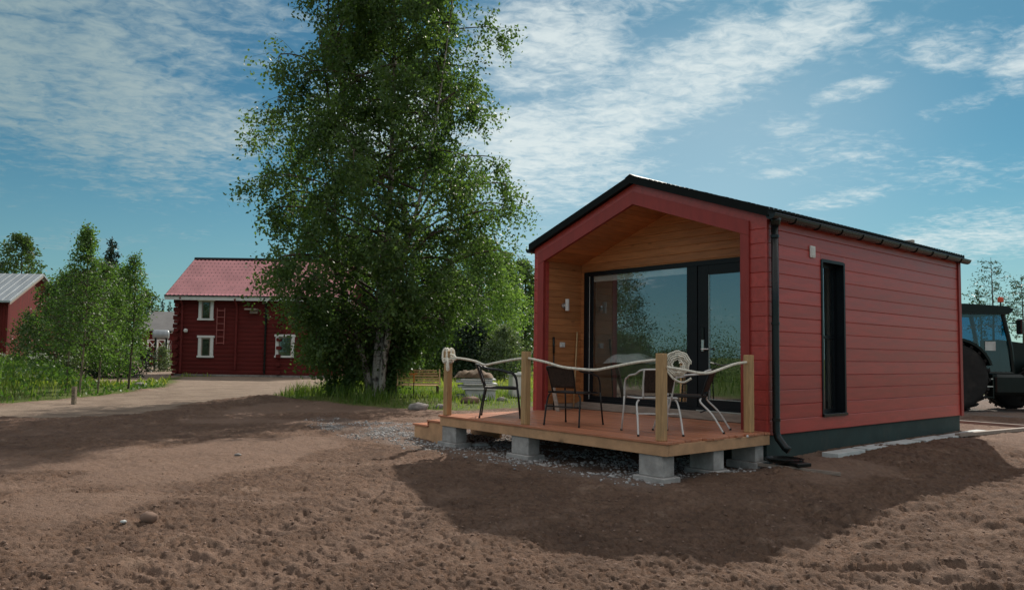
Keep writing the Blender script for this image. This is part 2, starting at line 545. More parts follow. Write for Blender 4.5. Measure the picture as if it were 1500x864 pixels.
M['grass'] = leaf_mat('grass_blade', (0.065, 0.125, 0.024), (0.130, 0.205, 0.040), 0.45, (0.20, 0.205, 0.07))
M['lawn_grass'] = leaf_mat('lawn_blade', (0.17, 0.24, 0.045), (0.27, 0.31, 0.075), 0.42, (0.30, 0.28, 0.10))
M['weed'] = leaf_mat('weed_leaf', (0.045, 0.100, 0.022), (0.095, 0.175, 0.040), 0.4, (0.06, 0.11, 0.03))
M['flower'] = mat('white_blossom', (0.55, 0.58, 0.48), 0.9, 0.1, 5)


# ------------------------------------------------------------------ ground: one sheet, cut into its surfaces
def vnoise(x, y, seed=0):
    xi = np.floor(x).astype(np.int64)
    yi = np.floor(y).astype(np.int64)
    fx, fy = x - xi, y - yi
    fx = fx * fx * (3 - 2 * fx)
    fy = fy * fy * (3 - 2 * fy)

    def h(a, b):
        n = (a * 374761393 + b * 668265263 + seed * 982451653) & 0x7fffffff
        n = ((n ^ (n >> 13)) * 1274126177) & 0x7fffffff
        n = n ^ (n >> 16)
        return (n & 0xffff) / 65535.0
    a, b, c, d = h(xi, yi), h(xi + 1, yi), h(xi, yi + 1), h(xi + 1, yi + 1)
    return (a * (1 - fx) + b * fx) * (1 - fy) + (c * (1 - fx) + d * fx) * fy


def fbm(x, y, oct=4, seed=0, gain=0.5):
    s, a, t = 0, 1.0, 0
    for i in range(oct):
        s = s + a * vnoise(x * 2 ** i + 17.3 * i, y * 2 ** i - 9.1 * i, seed + i)
        t += a
        a *= gain
    return s / t


def poly_sd(X, Y, poly):
    """signed distance to a polygon, positive inside"""
    inside = np.zeros(X.shape, bool)
    d = np.full(X.shape, 1e9)
    n = len(poly)
    for i in range(n):
        x0, y0 = poly[i]
        x1, y1 = poly[(i + 1) % n]
        ex, ey = x1 - x0, y1 - y0
        t = np.clip(((X - x0) * ex + (Y - y0) * ey) / (ex * ex + ey * ey + 1e-12), 0, 1)
        d = np.minimum(d, np.hypot(X - x0 - t * ex, Y - y0 - t * ey))
        c = ((y0 > Y) != (y1 > Y)) & (X < ex * (Y - y0) / (ey if abs(ey) > 1e-9 else 1e-9) + x0)
        inside ^= c
    return np.where(inside, d, -d)


def gp(*pts):
    return [tuple(at(px, py)[:2]) for px, py in pts]


# surfaces, as outlines on the ground (world metres)
TRACK = gp((0, 596), (60, 588), (160, 580), (245, 568), (262, 552), (500, 549), (470, 566), (405, 583), (330, 588), (260, 598), (190, 611), (75, 615), (0, 612)) + [(-26, 9.5), (-30, 16)]
YARD = gp((110, 536), (108, 557), (180, 561), (257, 553), (262, 549), (500, 548), (500, 538), (258, 530), (195, 530))
WEEDS = gp((250, 556), (246, 566), (170, 578), (70, 587), (0, 593)) + [(-19, 14.5), (-11, 9.0), (-9.2, 4.0), (-10, -6), (-40, -8), (-45, 34)] + gp((60, 522), (92, 527), (100, 558), (180, 562))
BIRCHGRASS = gp((404, 587), (470, 569), (520, 560), (620, 545), (800, 545), (800, 590), (660, 603), (640, 604), (590, 601), (540, 597), (470, 592))
LAWN = gp((540, 556), (540, 535), (800, 534), (840, 560), (800, 596), (660, 604))
GRAVEL = [loc2w(*p)[:2] for p in ((-5.9, -2.6), (-4.6, -2.75), (-2.6, -2.55), (-.9, -2.6), (.0, -2.35), (.12, -1.2), (0, .1), (-4.6, .1), (-6.4, -.2), (-8.2, -.9), (-9.3, -1.9), (-7.6, -2.3))]
GRAVEL = [tuple(p) for p in GRAVEL]
TRYARD = gp((1380, 640), (1412, 607), (1500, 612)) + [(19, 16.5), (30, 20), (30, 30), (10, 30), (6, 19)]

DA = 0.128
front = np.arange(-46.08, 46.081, DA)
rest_a = np.arange(46.08, 313.9, 3.0)[1:]
ang = np.radians(np.concatenate([front, rest_a]))
rad = [0.0]
r_ = 3.55
rads = [0.6, 1.2, 1.7, 2.2, 2.6, 2.9, 3.1, 3.3, 3.45]
while r_ < 62:
    rads.append(r_)
    r_ *= 1.0034 if r_ < 13 else 1.0060
while r_ < 2600:
    rads.append(r_)
    r_ *= 1.12
rads = np.array(rads)
AA, RR = np.meshgrid(ang, rads)
GX, GY = RR * np.sin(AA), RR * np.cos(AA)
warp = (fbm(GX * 0.9, GY * 0.9, 3, 5) - 0.5)
edge = warp * 0.9


def zone(poly, soft=0.12, wob=1.0):
    return sstep(poly_sd(GX, GY, poly) + edge * wob, -soft, soft)


z_track = zone(TRACK, 0.25, 0.7)
z_yard = zone(YARD, 0.3, 0.6)
z_weeds = zone(WEEDS, 0.2, 0.6)
z_bg = zone(BIRCHGRASS, 0.15, 0.5)
z_lawn = zone(LAWN, 0.25, 0.6)
z_gravel = zone(GRAVEL, 0.18, 0.8) * (0.40 + 0.60 * sstep(fbm(GX * 2.2, GY * 2.2, 3, 8), .40, .60))
z_try = zone(TRYARD, 0.3, 0.6)
far = sstep(RR + 8 * warp, 30, 34)
field = np.clip(np.maximum.reduce([z_weeds, z_bg, z_lawn, far]), 0, 1)
a_sand = np.clip(np.maximum(z_track, z_yard), 0, 1)
a_sand = a_sand * (1 - z_bg * 0.9)
a_grass = field * (1 - a_sand) * (1 - z_try)
a_gravel = np.maximum(z_gravel, z_try * 0.9) * (1 - a_grass * 0.0)
soil = np.clip(1 - a_sand - a_grass - a_gravel, 0, 1)
H = gz(GX, GY)
near = 1 - sstep(RR, 24, 40)
lump = fbm(GX * 0.8, GY * 0.8, 3, 11) - 0.5
mid = fbm(GX * 3.1 + warp * 2, GY * 3.1, 4, 21) - 0.5
clod = np.abs(fbm(GX * 9 + warp * 3, GY * 9, 3, 31, 0.6) - 0.5)
crumb = fbm(GX * 36, GY * 36, 2, 41, 0.7) - 0.5
crumb2 = fbm(GX * 40 + 5, GY * 40, 2, 61, 0.6) - 0.5
flat = sstep(fbm(GX * 0.55 + 3, GY * 0.55, 3, 51), 0.48, 0.62)     # patches rolled or trodden smooth
rough = (1 - 0.62 * flat)
lx_ = (GX - CORNER.x) * AX.x + (GY - CORNER.y) * AX.y
ly_ = (GX - CORNER.x) * AY.x + (GY - CORNER.y) * AY.y
# raked ridges in the earth in front of the long wall
rake = sstep(lx_, 0.4, 1.4) * sstep(GX, 0.6, 2.0)
rows = (0.5 - np.abs(np.sin((GX * 0.42 + GY * 1.0) * 5.5 + warp * 13 + 5 * mid))) * (0.35 + 0.9 * vnoise(GX * 1.7, GY * 2.2, 77))
H = H + 0.88 * soil * near * (0.13 * lump + rough * (0.080 * mid + 0.030 * (0.14 - clod)) + (0.25 + 0.75 * rough) * (0.034 * crumb - 0.13 * np.maximum(0, crumb2 - .05)) + rake * 0.045 * rows)
H = H + a_sand * near * (0.05 * lump + 0.022 * mid + 0.008 * crumb)
H = H + a_gravel * near * (0.04 * lump + 0.035 * mid + 0.022 * crumb)
H = H + a_grass * near * (0.08 * lump + 0.03 * mid)
# the soil lies a little higher than the track, with a crumbly edge
H = H + 0.07 * soil * near * sstep(poly_sd(GX, GY, TRACK), -2.2, -0.5)
H = H - 0.03 * sstep(ly_, -2.4, -1.9) * (1 - sstep(ly_, 0, .2)) * sstep(lx_, -4.6, -4.2) * (1 - sstep(lx_, -.2, .2))
# wheel rut coming from the track past the steps, two footworn hollows
for (xa, ya, xb, yb, wd, dp) in ((-2.6, 4.2, -1.1, 8.2, 0.15, .06), (-1.9, 4.0, -.5, 7.8, 0.15, .055), (-6.5, 9.5, -1.2, 9.2, .22, .04), (1.0, 4.0, 3.6, 5.6, .2, .045), (-4.4, 6.0, -3.0, 5.2, .12, .03), (-3.4, 7.3, -2.0, 7.0, .12, .03), (-1.2, 5.4, .1, 6.3, .12, .03)):
    ex, ey = xb - xa, yb - ya
    tt = np.clip(((GX - xa) * ex + (GY - ya) * ey) / (ex * ex + ey * ey), 0, 1)
    dd = np.hypot(GX - xa - tt * ex, GY - ya - tt * ey) + 0.25 * mid
    flat = np.maximum(flat, 0.9 * np.exp(-(dd / wd) ** 2) * near)
    dp = dp * 0.55 * (0.8 + 0.45 * np.sin(tt * math.hypot(ex, ey) * 34 + 9 * (GX * ey - GY * ex) / math.hypot(ex, ey)))
    H = H - dp * np.exp(-(dd / wd) ** 2) + dp * 0.25 * np.exp(-((dd - 2.2 * wd) / (.6 * wd)) ** 2)
# keep everything clear of the cabin floor
H = np.where((lx_ > -4.5) & (lx_ < .02) & (ly_ > .05) & (ly_ < 6.3), np.minimum(H, 0.1), H)

nA, nR = len(ang), len(rads)
Vg = np.stack([GX, GY, H], -1).reshape(-1, 3)
ii, jj = np.meshgrid(np.arange(nR - 1), np.arange(nA), indexing='ij')
a0 = (ii * nA + jj).ravel()
a1 = (ii * nA + (jj + 1) % nA).ravel()
b0 = ((ii + 1) * nA + jj).ravel()
b1 = ((ii + 1) * nA + (jj + 1) % nA).ravel()
FG = np.stack([a0, b0, b1, a1], 1)[:, ::-1]
W_att = {'sand': a_sand.ravel(), 'grassy': a_grass.ravel(), 'gravelly': a_gravel.ravel(), 'smoothed': flat.ravel(),
         'yard': np.clip(z_yard, 0, 1).ravel()}

gm = bpy.data.materials.new('ground_surface')
gm.use_nodes = True
t = NT(gm.node_tree)
pos = t.n('ShaderNodeNewGeometry').outputs['Position']


def att(n):
    return t.n('ShaderNodeAttribute', attribute_name=n).outputs['Fac']


n1 = t.n('ShaderNodeTexNoise', {'Vector': pos, 'Scale': 0.7, 'Detail': 5.0, 'Roughness': 0.6}).outputs[0]
n2 = t.n('ShaderNodeTexNoise', {'Vector': pos, 'Scale': 14.0, 'Detail': 8.0, 'Roughness': 0.7}).outputs[0]
n3 = t.n('ShaderNodeTexNoise', {'Vector': pos, 'Scale': 85.0, 'Detail': 5.0, 'Roughness': 0.7}).outputs[0]
soilc = t.mix(t.smooth(n1, 0.35, 0.65), (0.182, 0.111, 0.077), (0.232, 0.143, 0.100))
soilc = t.mix(t.smooth(n2, 0.35, 0.7), soilc, (0.125, 0.082, 0.062))
soilc = t.mix(t.m('MULTIPLY', t.smooth(n3, 0.55, 0.75), 0.5), soilc, (0.32, 0.225, 0.178))
n4 = t.n('ShaderNodeTexNoise', {'Vector': pos, 'Scale': 1.9, 'Detail': 7.0, 'Roughness': 0.68, 'Distortion': 0.4}).outputs[0]
soilc = t.mix(t.m('MULTIPLY', t.smooth(n4, 0.50, 0.66), 0.62), soilc, (0.112, 0.072, 0.055))
soilc = t.mix(t.m('MULTIPLY', t.smooth(n4, 0.44, 0.30), 0.6), soilc, (0.34, 0.235, 0.175))
soilc = t.mix(t.m('MULTIPLY', att('smoothed'), 0.45), soilc, (0.31, 0.21, 0.16))
streak = t.n('ShaderNodeTexNoise', {'Vector': t.n('ShaderNodeMapping', {'Vector': pos, 'Rotation': (0, 0, R(-14)), 'Scale': (0.45, 1.0, 1)}).outputs[0], 'Scale': 1.6, 'Detail': 6.0, 'Roughness': 0.65}).outputs[0]
sandc = t.mix(t.smooth(streak, 0.32, 0.68), (0.215, 0.158, 0.12), (0.34, 0.26, 0.20))
sandc = t.mix(t.m('MULTIPLY', t.smooth(n2, 0.5, 0.75), 0.6), sandc, (0.22, 0.16, 0.125))
grassc = t.mix(t.smooth(n2, 0.35, 0.65), (0.085, 0.12, 0.028), (0.15, 0.18, 0.05))
grassc = t.mix(t.m('MULTIPLY', t.smooth(n1, 0.5, 0.7), 0.5), grassc, (0.16, 0.14, 0.06))
vor = t.n('ShaderNodeTexVoronoi', {'Vector': pos, 'Scale': 44.0})
gravc = t.mix(t.smooth(vor.outputs['Distance'], 0.2, 0.6), (0.30, 0.285, 0.275), (0.12, 0.105, 0.095))
gravc = t.mix(t.m('MULTIPLY', t.smooth(n1, 0.40, 0.55), 0.75), gravc, (0.24, 0.165, 0.13))
cc = t.mix(att('sand'), soilc, sandc)
cc = t.mix(att('gravelly'), cc, gravc)
cc = t.mix(att('grassy'), cc, grassc)
gb = t.n('ShaderNodeBsdfPrincipled', {'Base Color': cc, 'Roughness': 0.95, 'Specular IOR Level': 0.15})
hgt = t.m('ADD', t.m('MULTIPLY', n2, 0.6), t.m('MULTIPLY', n3, 0.5))
bp = t.n('ShaderNodeBump', {'Height': hgt, 'Strength': 1.0, 'Distance': 0.05})
t.t.links.new(bp.outputs[0], gb.inputs['Normal'])
t.t.links.new(gb.outputs[0], t.n('ShaderNodeOutputMaterial').inputs[0])

fz = np.zeros(len(FG), int)                       # 0 soil, 1 track, 2 lawn, 3 gravel
fc = FG[:, 0]
stack = np.stack([soil.ravel()[fc] + 1e-3, a_sand.ravel()[fc], a_grass.ravel()[fc], a_gravel.ravel()[fc]])
fz = stack.argmax(0)


def ground_piece(name, sel):
    faces = FG[sel]
    used, inv = np.unique(faces.ravel(), return_inverse=True)
    me = np_mesh(name, Vg[used], inv.reshape(-1, 4), True)
    for k, arr in W_att.items():
        me.attributes.new(k, 'FLOAT', 'POINT').data.foreach_set('value', arr[used].astype(np.float32))
    return tag(link_mesh(name, me, gm), kind='structure')


ground_piece('bare_soil_ground', fz == 0)
ground_piece('sandy_track', fz == 1)
ground_piece('grassy_ground', fz == 2)
ground_piece('gravel_ground', fz == 3)


def ground_h(X, Y):
    """height of the sheet under points in front of the camera"""
    X = np.asarray(X, float)
    Y = np.asarray(Y, float)
    a = np.degrees(np.arctan2(X, Y))
    r = np.hypot(X, Y)
    j = np.clip(np.round((a + 46.08) / DA), 0, len(front) - 1).astype(int)
    i = np.clip(np.searchsorted(rads, r), 0, nR - 1)
    h = H[i, j]
    return np.where(np.abs(a) < 46, h, gz(X, Y))


# ------------------------------------------------------------------ loose stones and clods
ICO = np.array([(0, 0, 1), (.894, 0, .447), (.276, .851, .447), (-.724, .526, .447), (-.724, -.526, .447), (.276, -.851, .447),
                (.724, .526, -.447), (-.276, .851, -.447), (-.894, 0, -.447), (-.276, -.851, -.447), (.724, -.526, -.447), (0, 0, -1)])
ICOF = np.array([(0, 1, 2), (0, 2, 3), (0, 3, 4), (0, 4, 5), (0, 5, 1), (1, 6, 2), (2, 7, 3), (3, 8, 4), (4, 9, 5), (5, 10, 1),
                 (6, 7, 2), (7, 8, 3), (8, 9, 4), (9, 10, 5), (10, 6, 1), (6, 11, 7), (7, 11, 8), (8, 11, 9), (9, 11, 10), (10, 11, 6)])


def stones(name, P, size, m, flat_=0.6, jit=0.28):
    n = len(P)
    V = ICO[None] * (1 + rng.uniform(-jit, jit, (n, 12, 1)))
    sc = size[:, None, None] * np.stack([rng.uniform(.7, 1.3, n), rng.uniform(.7, 1.2, n), rng.uniform(.45, .9, n) * flat_ / .6], 1)[:, None, :]
    V = V * sc
    a = rng.uniform(0, 6.28, n)
    c, s = np.cos(a)[:, None], np.sin(a)[:, None]
    V = np.stack([V[..., 0] * c - V[..., 1] * s, V[..., 0] * s + V[..., 1] * c, V[..., 2]], -1)
    V = V + P[:, None, :]
    Fx = ICOF[None] + (np.arange(n) * 12)[:, None, None]
    return link_mesh(name, np_mesh(name, V.reshape(-1, 3), Fx.reshape(-1, 3)), m)


def scatter_px(n, x0, x1, y0, y1, zone_arr=None, thr=0.5):
    """points spread evenly over a strip of the ground"""
    px, py = rng.uniform(x0, x1, n), y0 + (y1 - y0) * rng.uniform(0, 1, n)
    pts = np.array([at(a, b)[:2] for a, b in zip(px, py)])
    if zone_arr is not None:
        a = np.degrees(np.arctan2(pts[:, 0], pts[:, 1]))
        j = np.clip(np.round((a + 46.08) / DA), 0, len(front) - 1).astype(int)
        i = np.clip(np.searchsorted(rads, np.hypot(pts[:, 0], pts[:, 1])), 0, nR - 1)
        pts = pts[zone_arr[i, j] > thr]
    return np.column_stack([pts, ground_h(pts[:, 0], pts[:, 1])])


M['clod'] = leaf_mat('soil_clod', (0.15, 0.098, 0.074), (0.25, 0.163, 0.124), 0.0, (0.22, 0.145, 0.11), 0.95)
M['pebble'] = leaf_mat('gravel_stone', (0.20, 0.19, 0.185), (0.46, 0.445, 0.44), 0.0, (0.36, 0.33, 0.31), 0.9)
P = scatter_px(14000, -60, 1560, 590, 900, soil, 0.6)
keep = rng.uniform(0, 1, len(P)) < 1.15 - 0.8 * (fbm(P[:, 0] * .55 + 3, P[:, 1] * .55, 3, 51) > 0.55)
P = P[keep]
P[:, 2] -= .004
tag(stones('soil_clods', P, 0.004 + 0.014 * rng.power(0.25, len(P)), M['clod']), kind='stuff')
lo = [GRAVEL[i] for i in range(len(GRAVEL))]
gx0, gx1 = min(p[0] for p in lo), max(p[0] for p in lo)
gy0, gy1 = min(p[1] for p in lo), max(p[1] for p in lo)
Q = np.column_stack([rng.uniform(gx0, gx1, 30000), rng.uniform(gy0, gy1, 30000)])
sdq = poly_sd(Q[:, 0], Q[:, 1], lo) + (fbm(Q[:, 0] * .9, Q[:, 1] * .9, 3, 5) - .5) * .8
Q = Q[(sdq > -0.2) & (rng.uniform(0, 1, len(Q)) < (0.2 + sdq) * 2.4 * np.clip(fbm(Q[:, 0] * 2.2, Q[:, 1] * 2.2, 3, 8) - .3, 0, 1))]
Q = Q[:9000]
tag(stones('gravel_stones', np.column_stack([Q, ground_h(Q[:, 0], Q[:, 1]) + .004]), 0.009 + 0.020 * rng.power(0.4, len(Q)), M['pebble']), kind='stuff')
# ------------------------------------------------------------------ the cabin
W, L, RD = 4.40, 6.325, 0.87          # width, length, depth of the porch recess
ZB, ROW = 0.372, 0.186
RIDGE, EAVE, SLOPE = 4.02, 3.215, 0.352


def roof_z(x):
    """top of the roof over local x"""
    return RIDGE - SLOPE * abs(x + W / 2)


cabin = empty('cabin', CORNER, -YAW, 'small red wooden cabin with black gable roof, open porch and glass front', 'cabin')
MB().box(-W + .04, -.035, .02, L - .035, -.25, ZB + .02).build('plinth', M['plinth'], cabin)


def siding_profile(z0, h, d=0.030):
    """outer face at +d, v-groove at both edges; (depth, z)"""
    return [(0, z0 + .001), (d - .006, z0 + .0005), (d, z0 + .009), (d, z0 + h - .007), (d - .006, z0 + h - .001), (0, z0 + h - .002)]


WY0, WY1, WZ0, WZ1 = 1.36, 2.01, 0.575, 2.70      # the narrow window
side = MB()
side.box(-.07, -.03, .03, WY0, ZB, 3.12).box(-.07, -.03, WY1, L - .03, ZB, 3.12)
side.box(-.07, -.03, WY0, WY1, ZB, WZ0).box(-.07, -.03, WY0, WY1, WZ1, 3.12)
side_wall = side.build('side_wall', M['siding'], cabin)
z = ZB
row = 0
while z < 3.08:
    h = min(ROW, 3.10 - z)
    if z + h <= WZ0 or z >= WZ1:
        spans = [(0.0, L)]
    else:
        spans = [(0.0, WY0 - .012), (WY1 + .012, L)]
        if z < WZ0 - .02 or z + h > WZ1 + .02:
            zz0, zz1 = (z, WZ0) if z < WZ0 else (WZ1, z + h)
            if zz1 - zz0 > .04:
                MB().prism([(p - .03, q) for p, q in siding_profile(zz0, zz1 - zz0)], 'y', WY0 - .012, WY1 + .012).build('siding_board', M['siding'], side_wall)
    for (ya, yb) in spans:
        # butt joints: long rows are made of two boards
        cuts = [ya, yb]
        for (c0, c1) in zip(cuts[:-1], cuts[1:]):
            o = MB().prism([(p - .03 + random.uniform(-.0015, .0015), q) for p, q in siding_profile(z, h)], 'y', c0 + .0015, c1 - .0015).build('siding_board', M['siding'], side_wall)
    z += ROW
    row += 1
# far corner board and a slim one at the near corner
MB().box(.001, .024, L - .10, L + .012, ZB - .01, 3.10, .004).build('corner_board', M['trim'], cabin)
# the other long wall and the back wall (never faced by the camera): rows of boards in one mesh each
lw = MB().box(-W + .03, -W + .07, .03, L - .03, ZB, 3.12)
z = ZB
while z < 3.08:
    lw.prism([(-W + .03 - p, q) for p, q in siding_profile(z, min(ROW, 3.10 - z))][::-1], 'y', 0, L)
    z += ROW
lw.build('far_side_wall', M['siding'], cabin)
bw = MB().prism([(-W + .04, ZB), (-.04, ZB), (-.04, 3.1), (-W / 2, 3.84), (-W + .04, 3.1)], 'y', L - .06, L - .02)
z = ZB
while z < 3.75:
    zc = min(z + ROW, 3.8)
    k = 0 if zc < 3.1 else (zc - 3.1) / SLOPE
    if k < W / 2 - .1:
        bw.prism([(L - .02 + p, q) for p, q in siding_profile(z, zc - z)], 'x', -W + .03 + k, -.03 - k)
    z += ROW
bw.build('back_wall', M['siding'], cabin)

# narrow window: black lining, sill, pane with the bar half way
win = MB().box(-.16, .012, WY0 - .012, WY0 + .03, WZ0, WZ1).box(-.16, .012, WY1 - .03, WY1 + .012, WZ0, WZ1)
win.box(-.16, .012, WY0 + .03, WY1 - .03, WZ1 - .03, WZ1 + .012)
narrow = win.build('narrow_window', M['black_frame'], cabin, label='tall narrow black framed window in the side wall')
MB().box(-.158, .030, WY0 - .008, WY1 + .02, WZ0 - .028, WZ0 + .012, .004).build('window_sill', M['black_metal'], narrow)
MB().box(-.156, -.118, WY0 + .03, WY0 + .075, WZ0 + .012, WZ1 - .03).box(-.156, -.118, WY1 - .075, WY1 - .03, WZ0 + .012, WZ1 - .03) \
    .box(-.155, -.119, WY0 + .075, WY1 - .075, WZ0 + .012, WZ0 + .06).box(-.155, -.119, WY0 + .075, WY1 - .075, WZ1 - .08, WZ1 - .03) \
    .box(-.154, -.12, WY0 + .075, WY1 - .075, 1.62, 1.66).build('sash', M['black_frame'], narrow)
MB().box(-.142, -.138, WY0 + .07, WY1 - .07, WZ0 + .05, WZ1 - .06).build('pane', M['glass'], narrow)
# wall vent
vent = MB().box(.001, .022, 1.045, 1.175, 2.70, 2.86, .005).build('wall_vent', M['white'], cabin)
sl = MB().box(.022, .026, 1.062, 1.158, 2.718, 2.842)
for k in range(6):
    sl.box(.026, .032, 1.066, 1.154, 2.724 + k * .02, 2.734 + k * .02)
sl.build('vent_grille', M['white'], vent)

# ---- the front: outer strip of board ends, casing, gable
front_wall = MB().box(-.262, -.0315, .032, .10, ZB, 2.96).box(-W + .0315, -W + .262, .032, .10, ZB, 2.96).build('front_wall', M['siding'], cabin)
z = ZB
while z < 3.07:
    h = min(ROW, 3.085 - z)
    for (xa, xb) in ((-.245, -.001), (-W + .001, -W + .115)):
        MB().prism([(.032 - p, q) for p, q in siding_profile(z, h, .030)][::-1], 'x', xa, xb).build('board_end', M['siding'], front_wall)
    z += ROW


def sloped(mb, o0, o1, y0, y1, xa, xb):
    """band following the roof on the half xa..xb, o0/o1 below the roof top"""
    mb.prism([(xa, roof_z(xa) - o0), (xb, roof_z(xb) - o0), (xb, roof_z(xb) - o1), (xa, roof_z(xa) - o1)], 'y', y0, y1)


MID = -W / 2
for (xa, xb) in ((-W + .001, MID), (MID, -.001)):
    b = MB()
    sloped(b, .115, .262, .001, .03, xa, xb)
    b.build('gable_strip', M['siding'], front_wall)
    b = MB()
    xe = (max(xa, -W + .115), min(xb, -.245))
    sloped(b, .235, .425, -.026, .03, *xe)
    b.build('gable_casing', M['trim'], cabin)
zc = roof_z(-.31) - .425
for (xa, xb) in ((-.372, -.245), (-W + .115, -W + .254)):
    xm0, xm1 = (xa, xb)
    MB().prism([(xa, ZB - .005), (xb, ZB - .005), (xb, roof_z(xb) - .43), (xa, roof_z(xa) - .43)], 'y', -.026, .03).build('casing_board', M['trim'], cabin)

# recess: inner side walls, back wall, soffit
for s in (0, 1):
    x_in = -W + .255 if s == 0 else -.255
    wall = MB().box(*((x_in - .06, x_in - .022) if s == 0 else (x_in + .022, x_in + .06)), .11, RD + .05, DECK - .05, 3.02).build('porch_side_wall', M['cladding'], cabin)
    z = DECK + .10
    while z < 3.0:
        h = min(.120, roof_z(x_in) - .42 - z)
        if h < .02:
            break
        pr = [(x_in + (-.022 + p if s == 0 else .022 - p), q) for p, q in siding_profile(z, h, .022)]
        MB().prism(pr if s == 0 else pr[::-1], 'y', .031, RD).build('cladding_board', M['cladding'], wall)
        z += .120
    MB().box(*((x_in + .0005, x_in + .018) if s == 0 else (x_in - .018, x_in - .0005)), .032, RD - .021, DECK + .003, DECK + .098).build('base_board', M['grey_wood'], cabin)
FX0, FX1, FZ0, FZ1 = -4.06, -.66, .545, 2.775         # glazed opening
XI0, XI1 = -W + .255, -.255
back = MB().box(XI0, FX0, RD + .022, RD + .12, DECK, 2.93).box(FX1, XI1, RD + .022, RD + .12, DECK, 2.93).prism([(FX0, FZ1), (FX1, FZ1), (FX1, 3.06), (MID, 3.59), (FX0, 3.06)], 'y', RD + .022, RD + .12).build('porch_back_wall', M['cladding'], cabin)
z = DECK + .10
while z < 3.58:
    h = .120
    ztop = z + h
    def lim(zv):
        k = (RIDGE - .42 - zv) / SLOPE
        return max(XI0, MID - k), min(XI1, MID + k)
    if z < FZ1 - .03:
        spans = [(XI0 + .001, FX0 - .001), (FX1 + .001, XI1 - .001)]
        if ztop > FZ1:
            hh = FZ1 - z
        else:
            hh = h
        for (xa, xb) in spans:
            MB().prism([(RD + .022 - p, q) for p, q in siding_profile(z, hh, .022)][::-1], 'x', xa, xb).build('cladding_board', M['cladding'], back)
        if hh < h - .02:
            xa, xb = lim(ztop)
            MB().prism([(RD + .022 - p, q) for p, q in siding_profile(FZ1, ztop - FZ1, .022)][::-1], 'x', xa, xb).build('cladding_board', M['cladding'], back)
    else:
        xa, xb = lim(z)
        xc, xd = lim(ztop)
        if xb - xa > .1:
            m_ = MB()
            pr = [(RD + .022 - p, q) for p, q in siding_profile(z, h, .022)][::-1]
            n = len(pr)
            vs = [((xa if q < z + h / 2 else max(xc, xa) if xd > xc else MID), p, q) for p, q in pr] + [((xb if q < z + h / 2 else min(xd, xb) if xd > xc else MID), p, q) for p, q in pr]
            m_.add(vs, [tuple(range(n)), tuple(range(2 * n - 1, n - 1, -1))] + [(i + n, (i + 1) % n + n, (i + 1) % n, i) for i in range(n)])
            m_.build('cladding_board', M['cladding'], back)
    z += .120
for s, (xa, xb) in enumerate(((XI0, MID), (MID, XI1))):
    sof = MB()
    sloped(sof, .30, .405, .031, RD + .05, xa, xb)
    sof_o = sof.build('porch_ceiling', M['cladding'], cabin)
    x = xa
    while x < xb - .03:
        x2 = min(x + .12, xb)
        b = MB()
        sloped(b, .408, .424, .032, RD + .02, x + .003, x2 - .003)
        b.build('ceiling_board', M['cladding'], sof_o)
        x = x2
# threshold under the glazing
MB().box(XI0 + .02, XI1 - .02, RD - .09, RD + .12, DECK + .003, FZ0 - .003, .006).build('threshold_board', M['grey_wood'], cabin)

# ---- glazed front: frame, big fixed window, glass door
gf = MB()
yf0, yf1 = RD - .012, RD + .10
gf.box(FX0, FX0 + .10, yf0, yf1, FZ0, FZ1, .004).box(FX0 + .10, FX1, yf0 + .001, yf1, FZ1 - .07, FZ1).box(FX0 + .10, FX1, yf0 + .001, yf1, FZ0, FZ0 + .05)
gf.box(-1.88, -1.69, yf0, yf1, FZ0 + .05, FZ1 - .07, .004).box(FX1 - .05, FX1, yf0, yf1, FZ0 + .05, FZ1 - .07)
glazing = gf.build('picture_window', M['black_frame'], cabin, label='wide black framed window in the back wall of the porch')
PX0, PX1 = FX0 + .10, -1.88
MB().box(PX0 + .012, PX0 + .022, yf0 + .02, yf1 - .02, FZ0 + .05, FZ1 - .07).build('white_glazing_bead', M['white'], glazing)
MB().box(PX0 + .022, PX0 + .085, yf0 + .02, yf1 - .01, FZ0 + .05, FZ1 - .07).box(PX0 + .085, PX1, yf0 + .02, yf1 - .01, FZ0 + .05, FZ0 + .11).build('sash', M['black_frame'], glazing)
MB().box(PX0 + .03, PX1, yf0 + .035, yf0 + .041, FZ0 + .06, FZ1 - .07).build('pane', M['glass'], glazing)
bl = MB().box(PX0 + .09, PX1 - .02, yf0 + .055, yf0 + .075, FZ1 - .17, FZ1 - .075)
for k in range(5):
    bl.box(PX0 + .09, PX1 - .02, yf0 + .050, yf0 + .055, FZ1 - .165 + k * .018, FZ1 - .153 + k * .018)
bl.build('roller_blind', M['white'], glazing)
DX0, DX1 = -1.685, FX1 - .055
dr = MB()
yd0, yd1 = yf0 + .012, yf1 - .012
dr.box(DX0, DX0 + .19, yd0, yd1, FZ0 + .053, FZ1 - .073, .004).box(DX1 - .12, DX1, yd0, yd1, FZ0 + .053, FZ1 - .073, .004)
dr.box(DX0 + .19, DX1 - .12, yd0 + .001, yd1, FZ0 + .053, FZ0 + .17).box(DX0 + .19, DX1 - .12, yd0 + .001, yd1, FZ1 - .215, FZ1 - .073)
door = dr.build('glass_door', M['black_frame'], cabin, label='black door with a full height pane and a steel handle')
MB().box(DX0 + .185, DX1 - .115, yd0 + .02, yd0 + .026, FZ0 + .16, FZ1 - .21).build('pane', M['glass'], door)
MB().box(DX0 + .19, DX0 + .198, yd0 + .004, yd0 + .02, FZ0 + .17, FZ1 - .215).box(DX0 + .198, DX1 - .12, yd0 + .004, yd0 + .02, FZ0 + .17, FZ0 + .178).build('glazing_bead', M['steel'], door)
hd = MB().box(DX0 + .075, DX0 + .115, yd0 - .018, yd0, 1.50, 1.78, .006)
